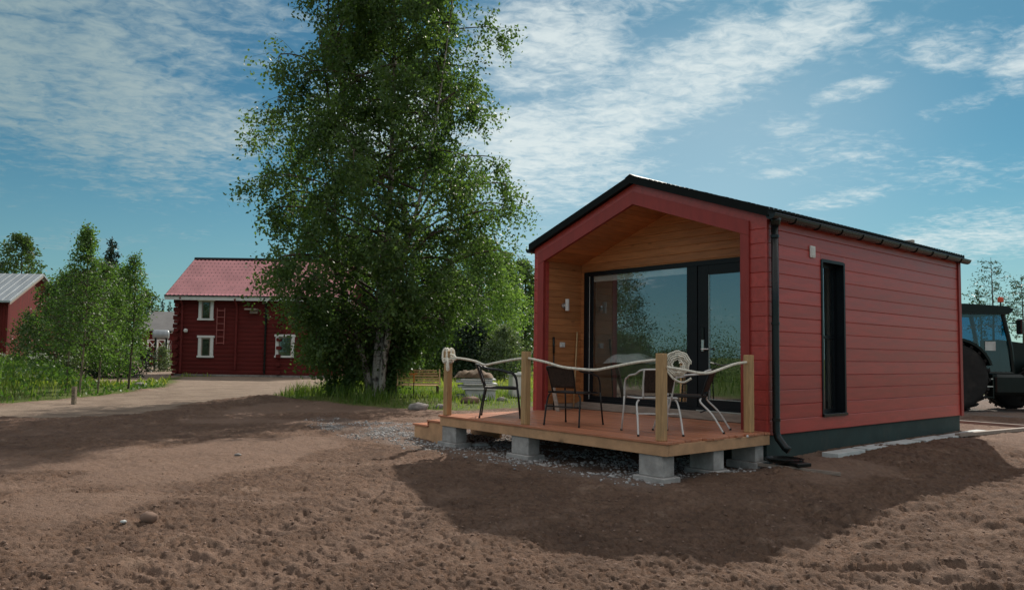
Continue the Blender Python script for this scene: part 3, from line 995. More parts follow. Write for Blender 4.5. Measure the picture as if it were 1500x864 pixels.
hd.build('lock_case', M['black_metal'], door)
hd = MB().box(DX0 + .070, DX0 + .120, yd0 - .022, yd0 - .001, 1.42, 1.60, .008)
hd.tube([(DX0 + .095, yd0 - .02, 1.455), (DX0 + .095, yd0 - .055, 1.455), (DX0 + .11, yd0 - .062, 1.455), (DX0 + .235, yd0 - .062, 1.455)], .010, 8)
hd.build('door_handle', M['steel'], door)
MB().box(DX0 - .01, DX1, yf0 - .025, yf0 - .001, FZ0 - .002, FZ0 + .012).build('door_sill', M['steel'], door)

# ---- inside
room = MB()
room.box(XI0, XI1, 5.0, 5.08, .50, 3.4).box(XI0 - .02, XI0 + .02, RD + .13, 5.0, .5, 3.0).box(XI1 - .02, XI1 + .02, RD + .13, WY0 - .03, .5, 3.0)
room.box(XI1 - .02, XI1 + .02, WY1 + .03, 5.0, .5, 3.0).box(XI0, XI1, RD + .13, 5.0, 2.95, 3.0)
room.build('room_lining', M['room'], cabin)
MB().box(XI0, XI1, RD + .125, 5.0, .50, .542).build('room_floor', M['room_floor'], cabin)

# ---- roof
roof = MB()
for (xa, xb) in ((-W - .06, MID), (MID, .06)):
    sloped(roof, .012, .112, -.06, L + .06, xa, xb)
roof_o = roof.build('roof', M['roof_black'], cabin)
for (xa, xb) in ((-W - .065, MID), (MID, .065)):
    b = MB()
    sloped(b, .0, .118, -.085, -.058, xa, xb)
    b.build('barge_board', M['roof_black'], roof_o)
    b = MB()
    sloped(b, .0, .150, L + .058, L + .085, xa, xb)
    b.build('barge_board', M['roof_black'], roof_o)
tl_ = MB()                                          # profiled sheet: steps across, ribs down the slope
for sgn in (-1, 1):
    for k in range(7):
        x0 = MID + sgn * (k * .325)
        x1 = MID + sgn * min((k + 1) * .325 + .02, W / 2 + .085)
        n = 60
        for j in range(n):
            ya, yb = -.06 + (L + .12) * j / n, -.06 + (L + .12) * (j + .62) / n
            za, zb = roof_z(x0) - .008, roof_z(x1) + .010
            tl_.add([(x0, ya, za), (x1, ya, zb), (x1, yb, zb), (x0, yb, za), (x1, ya, zb - .03), (x1, yb, zb - .03)],
                    [(0, 1, 2, 3), (1, 4, 5, 2)])
tag(tl_.build('roof_sheet', M['roof_black'], roof_o), kind='stuff')
cap = MB()
for k in range(9):
    ya = -.09 + k * (L + .18) / 9
    cap.prism([(MID - .10, RIDGE - .03), (MID, RIDGE + .02), (MID + .10, RIDGE - .03), (MID, RIDGE + .006)], 'y', ya, ya + (L + .18) / 9 + .01)
cap.build('ridge_cap', M['roof_black'], roof_o)


def gutter(x, sgn, name_parent):
    g = MB()
    n, r = 10, .065
    cx, cz = x + sgn * (.025 + r), 3.135
    rings = []
    ys = np.linspace(-.07, L + .14, 26)
    vs, fs = [], []
    for y in ys:
        for rr in (r, r - .006):
            for j in range(n + 1):
                a = math.pi + math.pi * j / n
                vs.append((cx + rr * math.cos(a), y, cz + rr * math.sin(a)))
    k = 2 * (n + 1)
    for i in range(len(ys) - 1):
        for q in range(2):
            for j in range(n):
                a = i * k + q * (n + 1) + j
                f = (a, a + 1, a + 1 + k, a + k)
                fs.append(f if q == 0 else f[::-1])
        for j in (0, n):
            a, b = i * k + j, i * k + n + 1 + j
            fs.append((a, b, b + k, a + k))
    g.add(vs, fs)
    for yc in (ys[0], ys[-1] - .004):
        g.prism([(cx + r * math.cos(math.pi + math.pi * j / n), cz + r * math.sin(math.pi + math.pi * j / n)) for j in range(n + 1)], 'y', yc, yc + .004)
    g.tube([(cx + sgn * r, ys[0], cz + .002), (cx + sgn * r, ys[-1], cz + .002)], .009, 6)
    go = g.build('gutter', M['black_metal'], cabin, smooth=False)
    for y in np.arange(.45, L, .62):
        b = MB()
        pts = [(cx + (r + .006) * math.cos(a), y, cz + (r + .006) * math.sin(a)) for a in np.linspace(math.pi, 2 * math.pi, 9)]
        b.tube(pts, .008, 5)
        b.build('gutter_bracket', M['black_metal'], go)
    return go, cx, cz


go, gcx, gcz = gutter(0.0, 1, cabin)
gutter(-W, -1, cabin)
MB().box(.001, .024, .0, L, 3.085, 3.165).build('eaves_board', M['trim'], cabin)
dp = MB().lathe((.075, .075, 0), [(.05, 3.0), (.058, 3.02), (.062, 3.06), (.075, 3.10)], 16)
pts = [(.066, .075, 3.06), (.066, .075, 2.0), (.066, .075, .42), (.085, .08, .35), (.17, .10, .235), (.215, .11, .205)]
dp.tube(pts, [.046, .046, .046, .047, .047, .047], 16)
dpo = dp.build('downpipe', M['black_metal'], cabin, smooth=True)
for zc_ in (.55, 1.75, 2.85):
    MB().lathe((.066, .075, 0), [(.0465, zc_), (.052, zc_ + .003), (.052, zc_ + .037), (.0465, zc_ + .04)], 16).build('pipe_clamp', M['black_metal'], dpo)
# wall lamp, socket on the left inner wall
lamp = MB().lathe((XI0 + .012, .43, 2.18), [(.045, 0), (.045, .02), (.02, .03)], 14, 'x').build('wall_lamp', M['steel'], cabin)
MB().tube([(XI0 + .045, .43, 2.18), (XI0 + .085, .43, 2.18)], .012, 8).lathe((XI0 + .11, .43, 2.09), [(.03, 0), (.034, .004), (.034, .196), (.03, .2)], 14).build('lamp_shade', M['white'], lamp)
sock = MB().box(XI0 + .0005, XI0 + .03, .36, .47, 1.47, 1.555, .006).build('power_socket', M['white'], cabin)
MB().box(XI0 + .03, XI0 + .036, .375, .455, 1.482, 1.54, .002).build('socket_lid', M['white'], sock)

# things seen through the glass
bed = empty('bed', loc2w(-3.12, 1.98, .542), -YAW, 'low bed with an olive cover seen through the picture window', 'bed')
MB().box(-.95, .95, -.95, .95, 0, .42, .02).build('bed_base', M['olive'], bed)
MB().box(-.93, .93, -.93, .93, .42, .66, .05).build('mattress', M['olive'], bed)
pl = MB()
for iu in range(13):
    for iv in range(9):
        u_, v_ = iu / 12 * 2 - 1, iv / 8 * 2 - 1
        b_ = (max(0, 1 - abs(u_) ** 3) * max(0, 1 - abs(v_) ** 3)) ** .5
        pl.v.append((u_ * .42, v_ * .26, .02 + .16 * b_ + .01 * math.sin(5 * u_ + 3 * v_)))
for iu in range(12):
    for iv in range(8):
        a_ = iu * 9 + iv
        pl.f.append((a_, a_ + 9, a_ + 10, a_ + 1))
pl.build('pillow', M['linen'], None, True, 'pale pillow lying on the bed behind the picture window', 'pillow')
po = bpy.data.objects['pillow']
po.location = loc2w(-3.345, 1.30, 1.20)
po.rotation_euler = (0, 0, -YAW + .1)

# ------------------------------------------------------------------ the deck
DD, DXL, DXR = 2.03, -4.225, 0.03
deck = empty('deck', CORNER, -YAW, 'low stained wooden deck on concrete blocks in front of the cabin', 'deck')
nb = 17
bwid = DD / nb
for k in range(nb):
    y0 = -DD - .015 + k * bwid
    xl = DXL - random.choice((.0, .01, .02, .05 if k < 2 else .01))
    xr = DXR + random.choice((-.05, -.02, 0, .01, .015)) if k > 0 else DXR + .01
    MB().box(xl, xr, y0 + .005, y0 + bwid - .005, DECK - .028, DECK + random.uniform(-.0012, .0012), .003).build('deck_board', M['deck'], deck)
k = 0
y0 = -.012
while y0 < RD - .1:
    y1 = min(y0 + bwid, RD - .09)
    MB().box(-W + .26, -.26, y0 + .005, y1 - .005, DECK - .028, DECK + random.uniform(-.001, .001), .003).build('deck_board', M['deck'], deck)
    y0 += bwid
FZT = DECK - .029
MB().box(DXL + .01, DXR - .012, -DD + .005, -DD + .05, FZT - .125, FZT, .003).build('fascia_board', M['timber'], deck)
MB().box(DXR - .055, DXR - .010, -DD + .052, -.002, FZT - .125, FZT, .003).build('fascia_board', M['timber'], deck)
MB().box(DXL + .01, DXL + .055, -DD + .052, -.002, FZT - .125, FZT, .003).build('fascia_board', M['timber'], deck)
for x in np.arange(DXL + .6, DXR - .2, .6):
    MB().box(x, x + .045, -DD + .052, -.004, FZT - .12, FZT - .001).build('joist', M['timber'], deck)
# white screw caps / offcuts showing at the board ends
for (yy, hh) in ((-1.18, .014), (-.52, .016)):
    MB().box(DXR - .008, DXR + .004, yy, yy + .05, FZT - .002, FZT + .022, .002).build('end_block', M['white'], deck)


def block(x0, x1, y0, y1, label, two=False):
    cx, cy = (x0 + x1) / 2, (y0 + y1) / 2
    p = loc2w(cx, cy)
    zb = min(gzf(p.x, p.y) - .06, FZT - .25)
    hx, hy = (x1 - x0) / 2, (y1 - y0) / 2
    top = FZT - .126
    o = empty('concrete_block', loc2w(cx, cy, zb), -YAW, label, 'concrete block', 'concrete blocks under the deck')
    zg = gzf(p.x, p.y) - zb
    MB().box(-hx, hx, -hy, hy, zg + .035, top - zb, .006).build('pier', M['concrete'], o)
    MB().box(-hx - .05, hx + .05, -hy - .05, hy + .05, 0, zg + .033, .008).build('footing', M['concrete'], o)


block(-.385, -.05, -2.0, -1.80, 'pale concrete block under the front right corner of the deck')
block(-2.58, -2.24, -2.0, -1.80, 'concrete block half way along the front of the deck')
block(-4.19, -3.84, -2.0, -1.80, 'concrete block beside the low side steps of the deck')
block(-.37, -.03, -1.10, -.90, 'concrete block under the middle of the right deck edge')
block(-.37, -.03, -.24, -.06, 'concrete block under the deck next to the downpipe corner')

# side steps
st = empty('side_steps', loc2w(DXL - .01, -DD + .05, 0), -YAW, 'two low stained wooden steps at the left end of the deck', 'steps')
MB().box(-.40, .0, 0, .5, DECK - .135, DECK - .105, .003).build('tread', M['deck'], st)
MB().box(-.40, .0, .505, 1.2, DECK - .135, DECK - .105, .003).build('tread', M['deck'], st)
MB().box(-.80, -.385, 0, .5, DECK - .215, DECK - .187, .003).build('tread', M['deck'], st)
MB().box(-.80, -.385, .505, 1.2, DECK - .215, DECK - .187, .003).build('tread', M['deck'], st)
for yy in (.02, 1.13):
    MB().prism([(-.77, -.05), (-.0, -.05), (-.0, DECK - .137), (-.37, DECK - .137), (-.37, DECK - .217), (-.77, DECK - .217)], 'y', yy, yy + .045).build('stringer', M['timber'], st)
MB().box(-.385, -.366, .0, 1.2, DECK - .186, DECK - .137).build('riser', M['deck'], st)

# posts and rope
PH = .95
posts = {'a': (-4.13, -1.955), 'b': None, 'c': (-.105, -1.955), 'd': (-.105, -.26)}
pb = w2loc(at(770, 621.5, DECK))
posts['b'] = (pb[0], -1.955)
lab = {'a': 'square wooden post at the left end of the deck, bundle of rope on top',
       'b': 'square wooden post in the middle of the deck front edge',
       'c': 'square wooden post at the front right corner of the deck',
       'd': 'square wooden post at the back of the right deck edge, against the cabin corner'}
for k, (x, y) in posts.items():
    h = .0475
    o = tag(MB().box(-h, h, -h, h, 0, PH + (.008 if k == 'b' else 0), .006).build('railing_post', M['post']), lab[k], 'post', 'posts along the deck edge')
    o.location = loc2w(x, y, DECK + .001)
    o.rotation_euler = (0, 0, -YAW)


def rope_between(p0, p1, sags):
    """points between two posts hanging below the straight line"""
    pts = [p0]
    for (f, s) in sags:
        q = p0.lerp(p1, f)
        pts.append(q - Vector((0, 0, s)))
    pts.append(p1)
    return pts


def pz(k, dz, ox=0, oy=0):
    return loc2w(posts[k][0] + ox, posts[k][1] + oy, DECK + dz)


rp = MB()
seg = rope_between(pz('a', .86, .06, 0), pz('b', .87, -.05, 0), ((.2, .02), (.38, .055), (.5, .10), (.62, .075), (.8, .035)))
rp.tube(catmull(seg, 7), .0165, 9)
seg = rope_between(pz('b', .87, .05, 0), pz('c', .88, -.06, .01), ((.15, .045), (.3, .105), (.45, .125), (.56, .13), (.66, .10), (.85, .035)))
rp.tube(catmull(seg, 7), .0165, 9)
seg = rope_between(pz('c', .80, .055, .03), pz('d', .86, .0, -.05), ((.2, .045), (.36, .085), (.5, .095), (.65, .06), (.85, .01)))
rp.tube(catmull(seg, 7), .0165, 9)
seg = rope_between(pz('c', .80, .055, .06), pz('c', .64, .12, .75), ((.3, .0), (.6, -.03)))
rope_o = rp.build('railing_rope', M['rope'], None, True, 'thick pale rope slung between the deck posts as a railing', 'rope')
# bundle on the left post
bd = MB()
for k in range(5):
    a0 = k * 1.25 + .3
    dx, dy = math.cos(a0) * .05, math.sin(a0) * .05
    c0 = pz('a', .84, dx, dy)
    lp = []
    for j in range(16):
        th = 2 * math.pi * j / 16
        lp.append(c0 + Vector((dx * .35 * math.cos(th) + .045 * math.cos(th) * (1 if k % 2 else -.3), dy * .4 * math.cos(th) + .03 * math.sin(th), .105 * math.sin(th) + .045)))
    bd.tube(lp, .017, 8, closed=True)
for dz in (.80, .835):
    lp = [pz('a', dz + .008 * math.sin(2 * j), .067 * math.cos(j * .3927), .067 * math.sin(j * .3927)) for j in range(16)]
    bd.tube(lp, .017, 8, closed=True)
bd.tube(catmull([pz('a', .85, .05, -.05), pz('a', .80, .09, -.07), pz('a', .70, .10, -.065), pz('a', .665, .075, -.06), pz('a', .72, .055, -.06), pz('a', .82, .05, -.055)], 6), .018, 8)
bd.tube(catmull([pz('a', .90, .05, 0), pz('a', .89, .14, .0), pz('a', .845, .20, .0), pz('a', .83, .16, .0), pz('a', .84, .06, 0)], 6), .016, 8)
bd.build('rope_bundle', M['rope'], None, True, 'bundle of knotted pale rope on top of the left deck post', 'rope')
# coil hanging behind the corner post
cc_ = at_depth(992, 533, 8.75)
cl = MB()
vdir = Vector((cc_.x, cc_.y, 0)).normalized()
side_ = Vector((vdir.y, -vdir.x, 0))
lp = []
for j in range(150):
    th = j / 150 * 2 * math.pi * 5
    kk = j / 150
    rr = .152 - .105 * kk + .006 * math.sin(9 * th)
    lp.append(cc_ + side_ * rr * math.cos(th) + Vector((0, 0, 1)) * (rr * math.sin(th) - .012 * kk) + vdir * (.02 * math.sin(1.7 * th) - .03 * kk))
cl.tube(lp, .0095, 7)
for dd_ in (0, ):
    cl.tube(catmull([cc_ + side_ * (-.14 + dd_) + Vector((0, 0, -.03)), cc_ + side_ * (-.05 + dd_) + Vector((0, 0, -.16)) - vdir * .03, cc_ + side_ * .06 + Vector((0, 0, -.21 - dd_)), cc_ + side_ * .16 + Vector((0, 0, -.16 - dd_))], 6), .0135, 7)
cl.build('rope_coil', M['rope'], None, True, 'coil of pale rope hung up on the right of the corner post', 'rope')


# ------------------------------------------------------------------ chairs
def arc(pts, sub=5):
    return catmull(pts, sub)


def make_chair(name, loc, ang, label, tube_m, leg_m, splay=0.0, arm_m=None, group='patio armchairs on the deck'):
    """forward = local +y; seat .52 wide"""
    c = empty(name, loc, ang, label, 'chair', group)
    wd, dp_, sh, bh, r = .255, .24, .43, .76, .0115
    # seat and back: woven panels with slight sag
    vs, fs = [], []
    nx, ny = 9, 9
    for (dz) in (0, -.014):
        for i in range(nx):
            for j in range(ny):
                u_, v_ = i / (nx - 1) * 2 - 1, j / (ny - 1) * 2 - 1
                vs.append((u_ * (wd - .02), v_ * dp_, sh + .012 - .018 * (1 - u_ * u_) * (1 - v_ * v_) + dz - (.02 if v_ > .8 else 0)))
    for i in range(nx - 1):
        for j in range(ny - 1):
            a = i * ny + j
            fs.append((a, a + ny, a + ny + 1, a + 1))
            b = a + nx * ny
            fs.append((b, b + 1, b + ny + 1, b + ny))
    MB().add(vs, fs).build('seat', M['wicker'], c, True)
    vs, fs = [], []
    for dz in (0, .012):
        for i in range(nx):
            for j in range(ny):
                u_, v_ = i / (nx - 1) * 2 - 1, j / (ny - 1)
                zz_ = sh + .06 + v_ * (bh - sh - .06)
                yy_ = -dp_ - .005 - .10 * v_ - .03 * (1 - u_ * u_) - dz
                vs.append((u_ * (.178 + .012 * v_), yy_, zz_))
    for i in range(nx - 1):
        for j in range(ny - 1):
            a = i * ny + j
            fs.append((a, a + 1, a + ny + 1, a + ny))
            b = a + nx * ny
            fs.append((b, b + ny, b + ny + 1, b + 1))
    for (a, b) in ((0, ny - 1), ):
        for i in range(nx - 1):
            for j in (0, ny - 1):
                q = i * ny + j
                fs.append((q, q + ny, q + ny + nx * ny, q + nx * ny))
    MB().add(vs, fs).build('backrest', M['wicker'], c, True)
    f = MB()
    f.tube([(-wd + .02, -dp_, sh), (wd - .02, -dp_, sh), (wd - .02, dp_, sh - .012), (-wd + .02, dp_, sh - .012)], r, 8, closed=True)
    f.build('seat_frame', tube_m, c, True)
    for s in (-1, 1):
        # front leg climbs up past the seat and sweeps back as the arm to the top of the back
        fx = s * (wd + .02)
        MB().tube([(fx + s * .015, dp_ + .045 + splay * .06, 0), (fx, dp_ + .01, .30), (fx - s * .002, dp_ - .005, sh)], r, 8).build('leg', leg_m, c, True)
        MB().tube(arc([(fx - s * .002, dp_ - .005, sh + .002), (fx, dp_ - .025, .56), (fx, dp_ - .075, .635), (fx, dp_ - .16, .655), (fx, -.02, .685), (s * (wd + .0), -dp_ + .02, .705), (s * (wd - .025), -dp_ - .07, .745), (s * .19, -dp_ - .115, bh)], 5), r, 8).build('arm', arm_m or tube_m, c, True)
        bx = s * (wd - .01)
        MB().tube(arc([(bx + s * .02, -dp_ - .06 - splay * .24, 0), (bx + s * .01, -dp_ - .03 - splay * .12, .22), (bx, -dp_ + .0, sh - .07), (bx - s * .03, -dp_ + .005, sh - .02)], 5), r, 8).build('leg', leg_m, c, True)
        MB().tube(arc([(s * .17, -dp_, sh), (s * .182, -dp_ - .05, .60), (s * .19, -dp_ - .115, bh)], 4), r, 8).build('back_frame', tube_m, c, True)
        for (q, yq) in ((1, dp_ + .045 + splay * .06), (0, -dp_ - .06 - splay * .24)):
            xx = fx + s * .015 if q else bx + s * .02
            MB().lathe((xx, yq, 0), [(.0145, .0), (.0145, .022)], 8).build('foot_cap', M['rubber'], c)
    MB().tube(arc([(-.19, -dp_ - .115, bh), (0, -dp_ - .145, bh + .004), (.19, -dp_ - .115, bh)], 5), r, 8).build('top_rail', tube_m, c, True)
    MB().tube([(-wd + .0, -dp_ + .0, .245), (wd - .0, -dp_ + .0, .245)], r * .8, 8).build('stretcher', tube_m, c, True)
    return c


def chair_at(center_px, fwd, **k):
    p = at(*center_px, DECK)
    ang_ = math.atan2(fwd[1], fwd[0]) - math.pi / 2
    return make_chair('patio_chair', (p.x, p.y, DECK + .002), ang_, **k)


def chair_w(x, y, fwd, **k):
    ang_ = math.atan2(fwd[1], fwd[0]) - math.pi / 2
    return make_chair('patio_chair', (x, y, DECK + .002), ang_, **k)


chair_w(-.14, 11.18, (1, -.02), label='black tube chair facing right between the first two deck posts', tube_m=M['chair_black'], leg_m=M['chair_black'])
chair_w(.83, 10.07, (.58, .81), label='black tube chair with its brown woven back to the viewer, right of the middle post', tube_m=M['chair_black'], leg_m=M['chair_black'])
chair_w(1.69, 9.13, (-.10, 1), label='white legged chair with a woven back half hidden by the corner post', tube_m=M['chair_white'], leg_m=M['chair_white'], splay=.35, arm_m=M['chair_white'])
chair_w(2.20, 9.60, (-.91, .41), label='white legged chair with swept back legs before the glass door', tube_m=M['chair_black'], leg_m=M['chair_white'], splay=.9, arm_m=M['chair_white'])

# things leaning in the porch
p0, p1 = loc2w(XI0 + .06, RD - .22, DECK + .002), loc2w(XI0 + .035, RD - .12, DECK + 1.32)
MB().tube([p0, p1], .013, 8).build('broom_handle', M['tan'], None, True, 'long pale wooden pole leaning in the porch corner', 'pole')
p0, p1 = loc2w(XI0 + .09, .16, DECK + .002), loc2w(XI0 + .03, .20, DECK + 1.22)
MB().tube([p0, p0.lerp(p1, .8)], .011, 8).tube([p0.lerp(p1, .78), p1], .019, 8).build('black_pole', M['black_metal'], None, True, 'thin black rod leaning against the left porch wall', 'rod')
pp = empty('leaning_plank', loc2w(XI0 + .03, .05, DECK), -YAW, 'short pale plank leaning beside the red porch casing', 'plank')
MB().prism([(.22, .004), (.30, .004), (.08, .74), (.0, .74)], 'y', .0, .02).build('plank', M['grey_wood'], pp)
po = pp.children[0]

# along the long wall: insulation boards, drain pan, planks, stones
y = .95
k = 0
while y < L - .2:
    ln = random.uniform(.85, 1.1)
    p = loc2w(.0, y)
    g = empty('insulation_board', loc2w(.26 + random.uniform(-.02, .03), y + ln / 2, .085), -YAW + random.uniform(-.02, .02),
              'pale insulation board lying along the plinth, %s from the downpipe' % ['first', 'second', 'third', 'fourth', 'fifth', 'sixth'][k], 'insulation board', 'insulation boards along the plinth')
    MB().box(-.12, .10, -ln / 2 + .05, ln / 2 - .05, -.03, .034, .004).build('slab', M['foam'], g)
    y += ln
    k += 1
pan = empty('drain_pan', loc2w(.25, -.06, .085), -YAW - .35, 'black drain pan on the ground under the downpipe', 'drain pan')
MB().lathe((0, 0, 0), [(.19, .0), (.22, .02), (.23, .045), (.215, .047), (.19, .025), (.03, .02)], 22).build('bowl', M['black_metal'], pan)
MB().box(-.05, .35, -.10, .10, -.01, .03, .006).build('spout', M['black_metal'], pan)
tag(MB().box(-.55, .55, -.014, .014, -.02, .02, .003).build('edging_plank', M['grey_wood']), 'thin weathered batten on the soil beside the drain pan', 'plank')
o = bpy.data.objects['edging_plank']
o.location = loc2w(.45, -.22, gzf(*loc2w(.45, -.22)[:2]) + .02)
o.rotation_euler = (0, 0, -YAW + .1)
tag(MB().box(-.045, .045, -1.5, 1.5, -.02, .035, .003).build('form_plank', M['grey_wood']), 'long pale plank on the ground past the far cabin corner', 'plank')
o = bpy.data.objects['form_plank']
o.location = loc2w(.55, L + .2, .12)
o.rotation_euler = (0, 0, -YAW - .12)
tag(MB().box(-.75, .75, -.045, .045, -.02, .035, .003).build('form_plank', M['grey_wood']), 'short plank lying crosswise behind the far cabin corner', 'plank')
o = bpy.data.objects['form_plank.001']
o.location = loc2w(.05, L + 1.55, .13)
o.rotation_euler = (0, 0, -YAW - .05)
# ------------------------------------------------------------------ plants
M['ladder_red'] = mat('faded_red_ladder', (0.34, 0.11, 0.10), 0.7, 0.1, 4)
def leaf_quads(P, size, droop=0.3, ratio=0.62, r=rng):
    """one folded rhombus per point -> verts, faces"""
    n = len(P)
    d = r.normal(0, 1, (n, 3))
    d[:, 2] -= droop * 1.5
    d /= np.linalg.norm(d, axis=1)[:, None]
    u = r.normal(0, 1, (n, 3))
    wv = np.cross(d, u)
    wv /= np.linalg.norm(wv, axis=1)[:, None] + 1e-9
    s = np.asarray(size) * r.uniform(.7, 1.25, n)
    d = d * s[:, None]
    wv = wv * (s * ratio * .5)[:, None]
    V = np.stack([P, P + d * .45 + wv, P + d, P + d * .45 - wv], 1)
    Fq = np.arange(4 * n).reshape(n, 4)
    return V.reshape(-1, 3), Fq


class Tree:
    """trunk, limbs and leaves; wood collects tubes, pts collects leaf anchors"""
    def __init__(s):
        s.wood = MB()
        s.limbs = MB()
        s.pts = []

    def limb(s, pts, r0, r1, n=5, trunk=False):
        k = len(pts)
        (s.wood if trunk else s.limbs).tube(pts, [r0 + (r1 - r0) * (i / (k - 1)) ** .8 for i in range(k)], n, caps=False)

    def finish(s, name, loc, bark, leaf, leaf_size, label, group=None, cat='tree', droop=.35, ratio=.62, wood_smooth=True):
        t_ = empty(name, loc, 0, label, cat, group)
        s.wood.build('trunk', bark, t_, wood_smooth)
        if s.limbs.v:
            s.limbs.build('limbs', M['dark_bark'], t_, wood_smooth)
        P_ = np.concatenate(s.pts)
        V_, F_ = leaf_quads(P_, leaf_size, droop, ratio)
        tag(link_mesh('crown', np_mesh('crown', V_, F_), leaf, t_), kind='stuff')
        return t_


def broadleaf(name, base, height, radius_fn, n_limbs, n_leaf, leaf_size, label, bark, leaf, group=None, z0=.1, trunk_r=.1, seed=1,
              stems=None, up=.5, hang=.25, spread=.16, subs=7, twig=.5, cat='tree', offset=(0, 0), skip=None, fpow=.92):
    """radius_fn(z/h, angle) gives the crown's reach; limbs rise, then droop"""
    r = np.random.default_rng(seed)
    T = Tree()
    stems = stems or [[(0, 0, -.1), (0.02 * height, 0, .5 * height), (0, 0.01 * height, height)]]
    curves = []
    for i, st_ in enumerate(stems):
        c = catmull(st_, 8)
        curves.append(c)
        rr = trunk_r if i == 0 else trunk_r * (.62 if i < 3 else .4)
        T.limb(c, rr, .012, 8, True)
    anchors = []
    for i in range(n_limbs):
        f = z0 + (1 - z0) * ((i + r.uniform(0, 1)) / n_limbs) ** fpow
        ci = curves[r.integers(len(curves))]
        q = ci[-1]
        for p in ci:
            if p.z >= f * height * .92:
                q = p
                break
        if q.z < f * height * .55:
            q = curves[0][min(len(curves[0]) - 1, int(f * len(curves[0])))]
        th = i * 2.39996 + r.uniform(-.5, .5)
        if skip and skip(f, th):
            continue
        R_ = radius_fn(f, th) * r.uniform(.72, 1.0)
        tip = Vector((offset[0] + R_ * math.cos(th), offset[1] + R_ * math.sin(th), f * height))
        st0 = Vector((q.x, q.y, max(.1 * height, min(q.z, tip.z - up * R_ * r.uniform(.3, 1.1)))))
        for p in ci:
            if p.z >= st0.z:
                st0 = p.copy()
                break
        midp = st0.lerp(tip, .55) + Vector((r.normal(0, .06) * R_, r.normal(0, .06) * R_, up * .22 * R_))
        end = tip - Vector((0, 0, hang * R_ * .35))
        c = catmull([st0, midp, tip, end], 5)
        T.limb(c, max(.010, trunk_r * .26 * (1 - f * .6)), .005, 4)
        for j in range(subs):
            g = .25 + .75 * (j + r.uniform(0, 1)) / subs
            p = c[min(len(c) - 1, int(g * (len(c) - 1)))]
            ln = R_ * (.16 + .28 * (1 - g)) * r.uniform(.6, 1.3) + .15
            dv = Vector((r.normal(), r.normal(), r.normal() * .6 + .1)).normalized() * ln
            e = p + dv - Vector((0, 0, hang * ln * r.uniform(.2, 1.6)))
            T.limb([p, p.lerp(e, .5) + Vector((0, 0, .08 * ln)), e], .006, .002, 3)
            anchors.append((p, e, ln))
    per = max(3, n_leaf // max(1, len(anchors)))
    for (p, e, ln) in anchors:
        k = per + int(r.integers(-per // 3, per // 3 + 1))
        g = r.uniform(.15, 1.1, k)[:, None]
        A = np.array(p)[None] * (1 - g) + np.array(e)[None] * g
        sp = spread * (0.6 + ln)
        N = r.normal(0, 1, (k, 3)) * np.array([sp, sp, sp * .8])
        N[:, 2] -= np.abs(r.normal(0, twig * hang, k))
        T.pts.append(A + N)
    return T.finish(name, base, bark, leaf, leaf_size, label, group, cat)


def interp_profile(zs, ls, rs):
    def fn(f, th):
        l_, r__ = np.interp(f, zs, ls), np.interp(f, zs, rs)
        c = math.cos(th)
        side_v = r__ if c > 0 else l_
        avg = (l_ + r__) / 2
        return float(avg + (side_v - avg) * abs(c))
    return fn


# the big birch
BB = at_depth(552, 577, 21.0)
gB = gzf(BB.x, BB.y)
hB = 15.0
SB = 21.0 / 24
zs = np.array([0.3, .9, 1.9, 2.6, 3.9, 5.4, 6.8, 8.1, 9.3, 10.4, 11.3, 12.4, 14.5, 16.2, 17.2]) * SB / hB
ls = np.array([.5, 2.1, 3.5, 3.9, 4.0, 4.0, 4.4, 3.9, 3.3, 3.8, 2.9, 2.5, 2.2, 1.4, .2]) * SB
rs = np.array([.3, .4, 1.3, 2.1, 3.5, 4.1, 4.5, 3.9, 3.3, 4.5, 4.0, 2.7, 2.3, 1.4, .2]) * SB
stems = [[(0, 0, -.15), (.03, .0, 1.2), (.13, .05, 3.0), (.22, .1, 6.0), (.25, 0, 10), (.05, 0, 14.6)],
         [(-.16, .05, -.1), (-.42, .1, 1.0), (-1.0, .2, 2.6), (-1.35, .2, 5.2), (-1.7, .1, 9.6)],
         [(.14, -.12, -.1), (.26, -.3, 1.2), (.75, -.7, 3.6), (1.5, -1.1, 6.8), (2.0, -1.2, 10.8)],
         [(-.05, .16, -.1), (-.15, .6, 1.5), (-.3, 1.3, 5), (-.5, 1.9, 10.5)]]
prof_b = interp_profile(zs, ls, rs)


def lobed(f, th):
    # separate lobes stand out high on the right and on the left
    e = math.cos(th)
    if e > .55 and .60 < f < .66:
        return prof_b(f, th) * .66
    if e > .4 and .665 <= f < .74:
        return prof_b(f, th) * 1.12
    if e < -.5 and (.62 < f < .655 or .73 < f < .78):
        return prof_b(f, th) * .62
    k = math.sin(3 * th + 11 * f + .6) * math.sin(17 * f + 2 * th) + .6 * math.sin(5 * th - 23 * f)
    return prof_b(f, th) * (.88 + .27 * k)


birch = broadleaf('birch_tree', (BB.x, BB.y, gB), hB, lobed, 180, 168000, .108,
                  'huge leafy birch with several whitish stems in the middle of the yard', M['birch_bark'], M['birch_leaf'], z0=.04, trunk_r=.21, seed=11,
                  stems=stems, up=.55, hang=.42, spread=.075, subs=12, twig=.62, offset=(0.05, 0),
                  fpow=1.18, skip=lambda f, th: f < .15 and math.sin(th) < .1 and -.55 < math.cos(th) < .75)


def ell(rx, prof=((0, .35), (.25, .9), (.5, 1.0), (.8, .6), (1, .05))):
    zz = [p[0] for p in prof]
    vv = [p[1] * rx for p in prof]
    return lambda f, th: float(np.interp(f, zz, vv)) * (1 + .18 * math.sin(3 * th + 5 * f))


